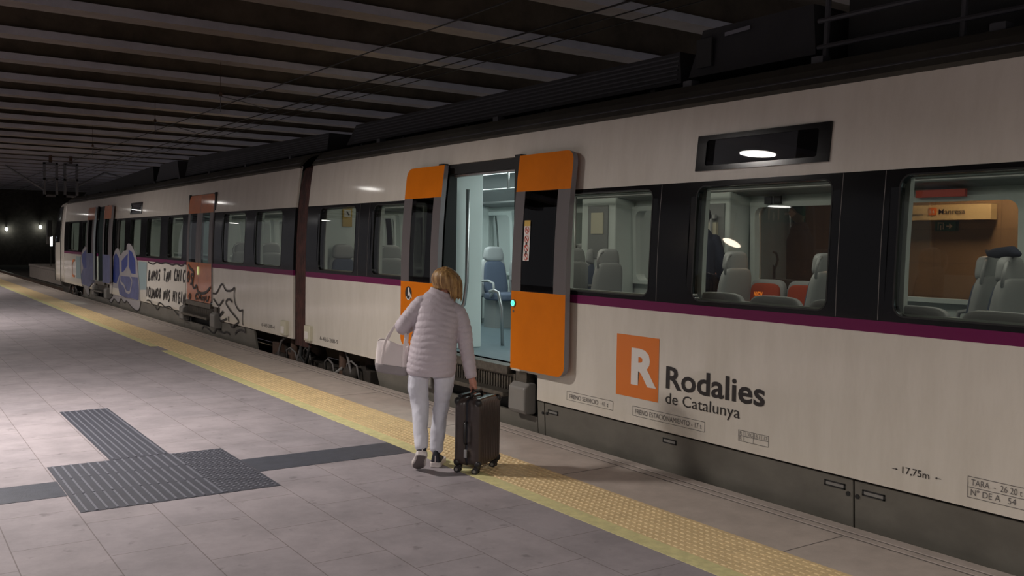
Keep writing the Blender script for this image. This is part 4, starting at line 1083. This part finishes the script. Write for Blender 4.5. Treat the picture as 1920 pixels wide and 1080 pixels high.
# ---------------------------------------------------------------- suitcase
case = thing('suitcase', 'dark brown ribbed hard shell cabin suitcase on four wheels pulled by the woman', 'suitcase', (3.630, 5.700, 0), R(28.1))
def shell(b, s, y0, y1):
    """half shell between depth y0 (seam) and y1 (outer face), s=-1 camera side"""
    W, H0, H1 = .166, .055, .545
    def section(k, zf):                     # zf 0..1 height fraction; returns closed ring of (x, y)
        pts = []
        n = 60; rc = .035
        dz = min(zf, 1 - zf) * (H1 - H0)
        e = 0 if dz > .05 else .05 - math.sqrt(max(0, .05 ** 2 - (.05 - dz) ** 2))
        dep = abs(y1 - y0) - e * .9; hw = W - e
        for i in range(n + 1):
            u = -1 + 2 * i / n; x = u * hw
            d = dep
            m_ = hw - abs(x)
            if m_ < rc: d = dep - rc + math.sqrt(max(0, rc * rc - (rc - m_) ** 2))
            if m_ > .02 and dz > .03: d += -.0045 * (0.5 + 0.5 * math.cos(u * 2 * math.pi * 6.5)) ** 2
            pts.append((x, y0 + s * d))
        pts.append((hw, y0)); pts.append((-hw, y0))
        return [(x, y, H0 + zf * (H1 - H0)) for x, y in pts]
    fr = [0, .006, .02, .045, .08, .12] + [.2 + .1 * q for q in range(7)] + [.88, .92, .955, .98, .994, 1]
    b.rings([section(0, f) for f in fr]); return b
f0 = (0, 0, 0)
b = MB(); shell(b, -1, -.012, -.108); b.build('front_shell', CASE, case, True, org=f0)
b = MB(); shell(b, 1, .012, .108); b.build('back_shell', CASE, case, True, org=f0)
b = MB(); rbox(b, (0, 0, .30), .161, .013, .238, 12, n=40, m=16); b.build('zip_band', CASEZ, case, org=f0)
b = MB(); b.tube([(-.10, 0, .535), (-.095, 0, .572), (-.07, 0, .585), (.03, 0, .585), (.055, 0, .572), (.06, 0, .535)], .011, 10); b.build('top_handle', CASEC, case, True, org=f0)
b = MB(); rbox(b, (-.02, .085, .550), .10, .022, .012, 6); b.build('trolley_handle', CASEC, case, True, org=f0)
b = MB(); b.tube([(-.168, 0, .22), (-.184, 0, .235), (-.184, 0, .365), (-.168, 0, .38)], .009, 8); b.build('side_handle', CASEC, case, True, org=f0)
b = MB(); b.box(-.179, -.162, -.012, .012, .12, .18); b.build('zip_pull', STEEL, case, org=f0, bevel=.003)
for sx in (-1, 1):
    for sy in (-1, 1):
        x, y = sx * .132, sy * .074
        b = MB(); b.ball((sx * .143, sy * .087, .078), .026, .026, .030, 14, 8); b.ball((sx * .143, sy * .087, .518), .026, .026, .030, 14, 8); b.build('corner_guard', CASEC, case, True, org=f0)
        b = MB(); b.box(x - .016, x + .016, y - .02, y + .02, .035, .06); cs = b.build('caster', CASEC, case, org=f0, bevel=.006)
        for dx in (-.012, .012):
            b = MB(); b.cyl((x + dx, y + .012, .024), (1, .15, 0), .024, .014, 24); wl = b.build('wheel', CASEC, cs, org=f0)
        b = MB(); b.cyl((x - .021, y + .012, .024), (1, .15, 0), .012, .006, 16); b.cyl((x + .021, y + .012, .024), (1, .15, 0), .012, .006, 16); b.build('wheel_hub', STEPG, cs, org=f0)

# ---------------------------------------------------------------- the woman
P0 = (3.33, 5.86, 0)
wo = thing('person', 'person seen from behind in a pale puffer coat and light jeans, pulling a suitcase', 'person', P0, R(-34.47))
def chain(b, pts, n=14):
    """pts: (x, y, z, r) with rounded ends"""
    P = [Vector(p[:3]) for p in pts]; rr = [p[3] for p in pts]
    PP, RR = [], []
    m = len(P)
    for i in range(m - 1):
        p0 = P[max(0, i - 1)]; p1 = P[i]; p2 = P[i + 1]; p3 = P[min(m - 1, i + 2)]
        for k in range(6):
            t = k / 6
            PP.append(.5 * ((2 * p1) + (p2 - p0) * t + (2 * p0 - 5 * p1 + 4 * p2 - p3) * t * t + (3 * p1 - p0 - 3 * p2 + p3) * t ** 3)); RR.append(rr[i] + (rr[i + 1] - rr[i]) * (3 * t * t - 2 * t ** 3))
    PP.append(P[-1]); RR.append(rr[-1])
    b.tube(PP, RR, n); b.ball(PP[0], RR[0], RR[0], RR[0], n, 8); b.ball(PP[-1], RR[-1], RR[-1], RR[-1], n, 8)
    return b
def remesh(o, vox, smooth=4, fac=.5):
    md = o.modifiers.new('remesh', 'REMESH'); md.mode = 'VOXEL'; md.voxel_size = vox; md.use_smooth_shade = True
    sm = o.modifiers.new('smooth', 'SMOOTH'); sm.iterations = smooth; sm.factor = fac
    return o
# body: one continuous surface (legs, trunk, neck, head with face, arms, hands)
b = MB()
chain(b, [(0, .01, .80, .075), (0, .03, .9, .085), (.02, .06, 1.05, .085), (.04, .09, 1.15, .075), (.055, .11, 1.21, .055), (.075, .135, 1.29, .046), (.09, .155, 1.335, .045)])
HM = Matrix.Rotation(R(-32), 3, 'Z') @ Matrix.Rotation(R(-16), 3, 'X')
hc = Vector((.090, .175, 1.372))
b.ball(hc, .072, .088, .098, 20, 14, HM)
def hp(x, y, z): return hc + HM @ Vector((x, y, z))
b.ball(hp(0, .045, -.05), .052, .05, .045, 16, 10, HM)                  # jaw
b.ball(hp(0, .075, -.08), .022, .02, .018, 12, 8, HM)                   # chin
chain(b, [(*hp(0, .082, .018), .009), (*hp(0, .102, -.012), .012), (*hp(0, .096, -.022), .014)], 10)   # nose
b.ball(hp(0, .088, -.048), .022, .010, .007, 10, 6, HM); b.ball(hp(0, .088, -.058), .019, .010, .007, 10, 6, HM)     # lips
for s in (-1, 1):
    b.ball(hp(s * .03, .076, .012), .014, .010, .009, 10, 6, HM)
    b.ball(hp(s * .073, -.005, -.01), .010, .020, .032, 10, 8, HM)
# arms
chain(b, [(.10, .09, 1.16, .042), (.175, .088, 1.13, .042), (.222, .074, 1.02, .038), (.243, .064, .89, .034), (.266, .056, .77, .030), (.288, .052, .665, .023)])
chain(b, [(-.03, .09, 1.18, .04), (-.10, .076, 1.175, .042), (-.165, .062, 1.11, .038), (-.218, .056, 1.045, .036), (-.20, .17, 1.03, .032), (-.165, .27, 1.05, .023)])
# right hand: closed over the handle
chain(b, [(.288, .052, .668, .024), (.297, .055, .638, .028), (.302, .060, .612, .024)], 12)
b.ball((.301, .058, .622), .018, .040, .028, 14, 10)
for i, (dy, ln) in enumerate(((-.030, .92), (-.010, 1.0), (.011, 1.0), (.031, .84))):
    y = .058 + dy
    chain(b, [(.308, y, .615, .0100), (.320, y, .592, .0098), (.318, y + .003, .592 - .024 * ln, .0092), (.300, y + .003, .592 - .036 * ln, .0088), (.284, y + .002, .592 - .026 * ln, .0080)], 10)
chain(b, [(.291, .086, .635, .011), (.280, .098, .612, .0105), (.279, .088, .596, .0095), (.286, .072, .588, .0085)], 10)
# left hand in front of the body, fingers loosely curled
b.ball((-.150, .315, 1.058), .016, .040, .026, 14, 10)
for i, (dz, ln) in enumerate(((.027, .9), (.009, 1.0), (-.009, .98), (-.026, .8))):
    z = 1.058 + dz
    chain(b, [(-.148, .345, z, .0098), (-.140, .345 + .030 * ln, z + .002, .0092), (-.120, .345 + .042 * ln, z, .0088), (-.102, .345 + .030 * ln, z - .002, .008)], 10)
chain(b, [(-.150, .300, 1.085, .011), (-.138, .325, 1.10, .0105), (-.122, .345, 1.098, .009)], 10)
# legs
chain(b, [(-.03, .01, .80, .07), (-.092, .015, .70, .060), (-.086, .02, .47, .042), (-.074, -.035, .31, .038), (-.060, -.095, .19, .030), (-.06, -.06, .13, .03)])
chain(b, [(.03, .01, .80, .07), (.086, .02, .70, .060), (.066, .092, .47, .040), (.046, .112, .31, .036), (.030, .12, .15, .030), (.03, .16, .06, .03)])
o = b.build('body', SKIN, wo, org=f0); remesh(o, .0048, 3)

# puffer coat with horizontal quilting
def coat_rings(spec, n=40, step=.008, amp=.0062, per=.043):
    """spec rows: z, cu, cw, a, b, tilt(z rise per u)"""
    rs = []; z = spec[0][0]
    while z <= spec[-1][0] + 1e-6:
        for i in range(len(spec) - 1):
            if spec[i][0] <= z <= spec[i + 1][0] + 1e-9: break
        t = (z - spec[i][0]) / (spec[i + 1][0] - spec[i][0]); t = t * t * (3 - 2 * t) * .5 + t * .5
        v = [spec[i][k] + (spec[i + 1][k] - spec[i][k]) * t for k in range(6)]
        ring = []
        for j in range(n):
            a = 2 * math.pi * j / n; ca, sa = math.cos(a), math.sin(a)
            e = 2.4; r_ = (abs(ca) ** e + abs(sa) ** e) ** (-1 / e)
            ph = (z + .012 * math.sin(3 * a + z * 9)) / per
            q = amp * (abs(math.sin(math.pi * ph)) ** .6 - .45)
            ring.append((v[1] + (v[3] + q) * r_ * ca, v[2] + (v[4] + q) * r_ * sa, z + v[5] * r_ * ca * v[3]))
        rs.append(ring); z += step
    return rs
spec = [(.695, -.008, .020, .166, .125, -.04), (.73, -.006, .020, .178, .135, -.04), (.80, .0, .022, .176, .135, -.04), (.92, .008, .035, .166, .130, -.05), (1.02, .020, .055, .160, .122, -.10), (1.10, .035, .072, .160, .115, -.18),
        (1.17, .042, .088, .160, .102, -.26), (1.215, .046, .100, .142, .090, -.30), (1.245, .050, .112, .116, .080, -.32), (1.27, .054, .124, .094, .072, -.34), (1.305, .058, .140, .080, .066, -.36)]
b = MB(); b.rings(coat_rings(spec))
def sleeve(pts, amp=.0060, per=.042):
    P = [Vector(p[:3]) for p in pts]; rr = [p[3] for p in pts]; PP, RR = [], []; m = len(P); L = 0
    for i in range(m - 1):
        p0 = P[max(0, i - 1)]; p1 = P[i]; p2 = P[i + 1]; p3 = P[min(m - 1, i + 2)]
        n_ = max(4, int((p2 - p1).length / .008))
        for k in range(n_):
            t = k / n_
            q = .5 * ((2 * p1) + (p2 - p0) * t + (2 * p0 - 5 * p1 + 4 * p2 - p3) * t * t + (3 * p1 - p0 - 3 * p2 + p3) * t ** 3)
            if PP: L += (q - PP[-1]).length
            PP.append(q); RR.append(rr[i] + (rr[i + 1] - rr[i]) * t + amp * (abs(math.sin(math.pi * L / per)) ** .6 - .45))
    b.tube(PP, RR, 24)
sleeve([(.125, .095, 1.175, .052), (.182, .088, 1.138, .060), (.222, .075, 1.03, .057), (.243, .065, .90, .052), (.267, .058, .77, .047), (.287, .053, .668, .038)])
sleeve([(-.03, .095, 1.225, .045), (-.092, .078, 1.208, .056), (-.158, .064, 1.125, .058), (-.218, .055, 1.045, .056), (-.205, .15, 1.03, .052), (-.172, .255, 1.048, .042)])
o = b.build('puffer_coat', COAT, wo, org=f0, fixn=True); remesh(o, .005, 1)
# trousers
b = MB()
b.ball((0, .015, .755), .165, .108, .075, 24, 12)
def leg(pts):
    chain(b, pts, 20)
leg([(-.090, .015, .735, .084), (-.096, .01, .62, .076), (-.086, .02, .47, .064), (-.074, -.035, .32, .056), (-.062, -.090, .205, .050)])
leg([(.086, .015, .735, .084), (.084, .04, .62, .074), (.066, .095, .47, .060), (.046, .112, .31, .054), (.032, .125, .140, .050)])
o = b.build('jeans', PANTS, wo, org=f0); remesh(o, .007, 3)
tx = bpy.data.textures.new('creases', 'CLOUDS'); tx.noise_scale = .10
dm = o.modifiers.new('creases', 'DISPLACE'); dm.texture = tx; dm.strength = .022; dm.mid_level = .5
# shoes
def shoe(heel, toe, ankle_up, side):
    A = (Vector(toe) - Vector(heel)); Ln = A.length; A.normalize(); U = Vector(ankle_up).normalized(); U = (U - A * U.dot(A)).normalized(); S = A.cross(U)
    H = Vector(heel)
    wid = [(0, .024), (.03, .035), (.12, .039), (.3, .037), (.5, .039), (.72, .047), (.88, .043), (.97, .028), (1, .012)]
    def outline(k, zz, dz):
        n = 10; rs = []
        pts = [H + A * (Ln * t) + S * (w_ + k) + U * zz for t, w_ in wid] + [H + A * (Ln * t) - S * (w_ + k) + U * zz for t, w_ in wid[::-1]]
        return pts
    b = MB(); b.rings([outline(.0, .0, 0), outline(.004, .006, 0), outline(.004, .032, 0), outline(.0, .036, 0)]); so = b.build('shoe_sole', SOLE, wo, org=f0, bevel=.005)
    b = MB(); b.rings([outline(-.008, -.0022, 0), outline(-.008, .001, 0)]); b.build('tread', SOLEB, so, org=f0)
    b = MB()
    hts = [(0.02, .120, .028), (.07, .138, .036), (.2, .138, .040), (.34, .110, .038), (.5, .072, .037), (.7, .056, .042), (.86, .050, .038), (.96, .042, .022)]
    rs = []
    for t, h, w_ in hts:
        c = H + A * (Ln * t) + U * .024
        rs.append([c + S * (w_ * math.cos(a)) * (1 - .25 * max(0, math.sin(a))) + U * (max(0, math.sin(a)) * (h - .024)) for a in [math.pi * q / 12 for q in range(13)]])
    b.rings(rs)
    b.build('shoe', SHOE, wo, True, org=f0)
    b = MB(); c = H + U * .028 - A * .002
    b.obox(c + U * .03 + A * .001, S * .004, A * .003, U * .028); b.build('heel_tab', SOLE, wo, org=f0)
shoe((-.048, -.165, .145), (-.098, .020, .004), (0, .6, .8), -1)
shoe((.028, .070, .003), (.050, .300, .003), (0, 0, 1), 1)
# hair: chin-length bob
b = MB(); rs = []; nphi = 72; nt = 26
for i in range(nt + 1):
    t = i / nt; ring = []
    for j in range(nphi):
        ph = 2 * math.pi * j / nphi; cu, sw = math.cos(ph), math.sin(ph)
        ln = .185 + .040 * max(0, cu) - .018 * max(0, -sw) * (1 - max(0, cu)) + .006 * math.sin(ph * 17) + .004 * math.sin(ph * 29)
        if sw > .3: ln *= 1 - .45 * (sw - .3)
        a = t * 1.0
        prof_ = math.sin(min(1, (t + .0) / .62) * math.pi / 2) ** .85 if t < .62 else 1 - .20 * ((t - .62) / .38) ** 1.8
        rx = .114 * prof_ * (1 + .03 * math.sin(ph * 17 + t * 3) * t); ry = .112 * prof_ * (1 + .03 * math.sin(ph * 17 + t * 3) * t)
        zz = 1.481 - ln * (1 - math.cos(min(1, t * 1.0) * math.pi / 2) * (1 - .35 * t)) if t > 0 else 1.481
        ring.append((.086 + rx * cu + .008 * t, .165 + ry * sw - .004, zz - .10 * rx * cu))
    rs.append(ring)
inner_ = [[(.095 + (x - .095) * .72, .165 + (y - .165) * .72, z + .012) for x, y, z in rs[-1]], [(.095 + (x - .095) * .6, .165 + (y - .165) * .6, 1.40) for x, y, z in rs[-1]]]
b.rings(rs + inner_); o = b.build('hair', HAIR, wo, True, org=f0)
# hair strands falling at the right
b = MB()
for k in range(26):
    a = R(-75 + k * 6.5); x = .100 + .098 * math.cos(a); y = .163 + .100 * math.sin(a); l_ = .02 + rnd.random() * .03
    b.tube([(x - .008, y, 1.36), (x, y, 1.31), (x + .004, y, 1.275), (x + .002 + rnd.uniform(-.004, .004), y, 1.27 - l_)], [.009, .010, .007, .001], 6)
b.build('hair_strands', HAIR, wo, True, org=f0)

# ---------------------------------------------------------------- tote bag
bag = thing('tote_bag', 'white canvas tote bag with grey base and two straps hanging from the bent left arm', 'bag', P0, R(-34.47))
def bag_ring(z, hw, hd, n=40, wav=0.0):
    out = []
    for j in range(n):
        a = 2 * math.pi * j / n; ca, sa = math.cos(a), math.sin(a); e = 4.0; r_ = (abs(ca) ** e + abs(sa) ** e) ** (-1 / e)
        u = r_ * ca * hw; v = r_ * sa * hd
        out.append((-.292 + u - (z - .80) * -.02, .075 + v + wav * math.sin(a * 5), z - u * .13 + wav * math.sin(a * 3 + 1)))
    return out
b = MB(); b.rings([bag_ring(.720, .118, .060), bag_ring(.735, .124, .066), bag_ring(.79, .126, .068), bag_ring(.85, .121, .060), bag_ring(.895, .116, .050, wav=.006), bag_ring(.925, .116, .040, wav=.014),
                   bag_ring(.922, .110, .034, wav=.014), bag_ring(.90, .112, .045), bag_ring(.75, .112, .055)], cap=False)
o = b.build('bag_body', CANVAS, bag, True, org=f0); o.modifiers.new('sub', 'SUBSURF').render_levels = 1
b = MB(); b.rings([bag_ring(.692, .085, .045), bag_ring(.696, .108, .056), bag_ring(.712, .122, .066), bag_ring(.748, .127, .070), bag_ring(.760, .127, .070)]); b.build('bag_base', CANVASG, bag, True, org=f0)
def strap(pts, w_=.020, th=.003):
    b = MB(); P = [Vector(p) for p in pts]; rs = []
    for i, p in enumerate(P):
        t_ = (P[min(i + 1, len(P) - 1)] - P[max(i - 1, 0)]).normalized(); n_ = Vector((0, -1, 0)); s_ = t_.cross(n_).normalized(); n2 = s_.cross(t_)
        rs.append([p + s_ * w_ / 2 + n2 * th, p - s_ * w_ / 2 + n2 * th, p - s_ * w_ / 2 - n2 * th, p + s_ * w_ / 2 - n2 * th])
    b.rings(rs); o = b.build('strap', CANVAS, bag, org=f0); o.modifiers.new('sub', 'SUBSURF').render_levels = 2
    return o
for yo, yt in ((.0, -.012), (.142, .130)):
    pass
strap([(-.368, .012, .752), (-.362, .006, .80), (-.352, .016, .88), (-.340, .024, .945), (-.300, .035, 1.01), (-.265, .04, 1.06), (-.232, .055, 1.112), (-.205, .07, 1.10), (-.196, .060, 1.03), (-.200, .035, .94), (-.204, .012, .87), (-.208, .004, .79), (-.210, .006, .745)])
strap([(-.368, .140, .752), (-.355, .138, .86), (-.340, .125, .945), (-.290, .125, 1.03), (-.255, .12, 1.09), (-.215, .12, 1.105), (-.19, .12, 1.06), (-.19, .12, .94), (-.205, .138, .86), (-.210, .142, .745)])

# ---------------------------------------------------------------- seats and loose things inside the train
SX = 7.0
n_ = 'grey upholstered seats facing along the car'
S = [(6.98, 11.05, 0, 'blue seat with tall headrest seen through the open door'), (7.44, 11.05, 0, 'blue seat by the far window, right of the one in the open doorway'),
     (6.98, 12.0 - .25 - .0, 0, None)]
put_seat(6.98, 10.36, 0, 'blue seat with tall headrest framed by the open door', 'n', None)
put_seat(7.47, 10.36, 0, 'blue seat against the far wall, right of the seat framed by the open door', 'n', None)
put_seat(6.98, 11.25, 0, 'seat farther back, left of the seat framed by the open door', 'n', None)
put_seat(6.90, 8.40, R(180), 'grey seat back in the middle of the window right of the open doors', 'n')
put_seat(6.98, 9.12, R(180), 'grey seat back at the left of the window right of the open doors', 'n')
put_seat(7.47, 8.76, 0, 'small seat between the two seat backs right of the open doors', 'n')
put_seat(6.90, 6.50, R(180), 'grey seat with tall headrest in the middle window', 'n')
put_seat(7.30, 7.30, R(180), 'grey seat cut by the left edge of the middle window', 'n')
put_seat(6.95, 5.50, R(180), 'grey seat at the right edge of the middle window', 'n')
put_seat(7.40, 4.28, R(180), 'left grey seat of the pair at the right edge of the photo', 'n')
put_seat(6.92, 3.86, R(180), 'right grey seat of the pair at the right edge of the photo', 'n')
put_seat(5.24, 11.42, 0, 'seat behind the yellow notice window near the gangway', 'n')
put_seat(5.24, 10.58, R(180), 'grey seat back in the window left of the open doors', 'n')
put_seat(5.24, 14.73, R(180), 'grey seat back just beyond the gangway bellows', 'n')
put_seat(5.24, 16.05, R(180), 'grey seat back in the window right of the closed orange doors', 'n')
for i, y in enumerate((4.62, 4.13, 3.64)):
    p = put_seat(5.22, y, R(90), ['leftmost', 'middle', 'rightmost'][i] + ' low grey folding seat back along the bottom of the middle window', 'f')
for i, y in enumerate((3.12, 2.62)):
    put_seat(5.22, y, R(90), ['left', 'right'][i] + ' low grey folding seat back along the bottom of the rightmost window', 'f')
for i, y in enumerate((6.44, 5.96)):
    put_seat(7.40, y, R(-90), ['narrow red priority seat seen behind the amber letters', 'wide red priority seat against the far wall in the middle window'][i], 'r')
# dark jacket lying over the seat pair at the right
b = MB(); b.tube([(7.36, 4.02, 1.665), (7.28, 3.94, 1.64), (7.18, 3.84, 1.645), (7.05, 3.70, 1.65), (6.92, 3.58, 1.66), (6.78, 3.46, 1.64)], [.006, .028, .04, .045, .04, .02], 12)
tag(b.build('jacket', BLOTB, None, True), 'dark jacket draped over the seat tops at the right edge', 'jacket')
# a passenger in dark clothes standing behind the left edge of the middle window
pw = thing('person', 'person in dark clothing standing inside, at the left edge of the middle window', 'person', (6.98, 6.76, .535), R(140))
b = MB(); f_ = (0, 0, 0)
chain(b, [(0, 0, .85, .12), (0, 0, 1.05, .12), (0, 0, 1.2, .11), (0, 0, 1.27, .05), (0, 0, 1.33, .05)]); b.ball((0, -.01, 1.42), .075, .09, .11, 16, 10)
b.ball((0, -.10, 1.41), .012, .015, .02, 8, 6)
for s in (-1, 1):
    chain(b, [(s * .08, 0, .85, .08), (s * .09, 0, .45, .055), (s * .09, 0, .08, .04), (s * .09, -.1, .04, .035)])
    chain(b, [(s * .14, 0, 1.2, .05), (s * .19, .02, .95, .04), (s * .18, -.08, .75, .03), (s * .17, -.12, .68, .03)])
    for q in range(4): chain(b, [(s * .17 + (q - 1.5) * .014, -.14, .66, .008), (s * .17 + (q - 1.5) * .014, -.16, .62, .008)], 8)
    chain(b, [(s * .15, -.12, .69, .010), (s * .14, -.15, .66, .009)], 8)
o = b.build('body', SKIN, pw, org=f_); remesh(o, .009, 2)
b = MB(); chain(b, [(0, 0, .70, .15), (0, 0, .9, .15), (0, 0, 1.12, .15), (0, 0, 1.22, .11)])
for s in (-1, 1): chain(b, [(s * .13, 0, 1.19, .065), (s * .20, .02, .95, .055), (s * .18, -.08, .76, .045)])
o = b.build('jacket', BLOTB, pw, org=f_); remesh(o, .012, 2)
b = MB()
for s in (-1, 1): chain(b, [(s * .08, 0, .80, .095), (s * .09, 0, .45, .07), (s * .09, 0, .10, .06)])
o = b.build('trousers', BLOTB, pw, org=f_); remesh(o, .012, 2)
b = MB(); b.ball((0, .015, 1.45), .085, .095, .10, 16, 10); b.build('hair', RUBBER, pw, True, org=f_)

# ---------------------------------------------------------------- separate pieces of a kind become parts of their own
def split_islands(o):
    me = o.data; n = len(me.vertices); par = list(range(n))
    def find(a):
        while par[a] != a: par[a] = par[par[a]]; a = par[a]
        return a
    for e in me.edges:
        a, c = find(e.vertices[0]), find(e.vertices[1])
        if a != c: par[a] = c
    groups = {}
    for p in me.polygons: groups.setdefault(find(p.vertices[0]), []).append(p)
    if len(groups) < 2: return
    co = [v.co.copy() for v in me.vertices]; first = True
    data = []
    for g, ps in groups.items():
        idx = {}; vs = []; fs = []; sm = ps[0].use_smooth
        for p in ps:
            f = []
            for v in p.vertices:
                if v not in idx: idx[v] = len(vs); vs.append(co[v])
                f.append(idx[v])
            fs.append(f)
        data.append((vs, fs, sm))
    mats = list(me.materials)
    for vs, fs, sm in data:
        m2 = bpy.data.meshes.new(me.name); m2.from_pydata(vs, [], fs)
        for q in mats: m2.materials.append(q)
        for p in m2.polygons: p.use_smooth = sm
        if first: o.data = m2; first = False
        else:
            c = o.copy(); c.data = m2; col.objects.link(c); c.parent = o.parent
for o in list(col.objects):
    if o.type == 'MESH' and o.parent and o.name.split('.')[0] in ('roof_foot', 'window_pillar', 'pillar_inlay', 'cabin_pole', 'door_frame', 'partition', 'seat_number_plate', 'skirt_latch', 'length_arrows', 'headrest_stem', 'corner_guard'):
        split_islands(o)
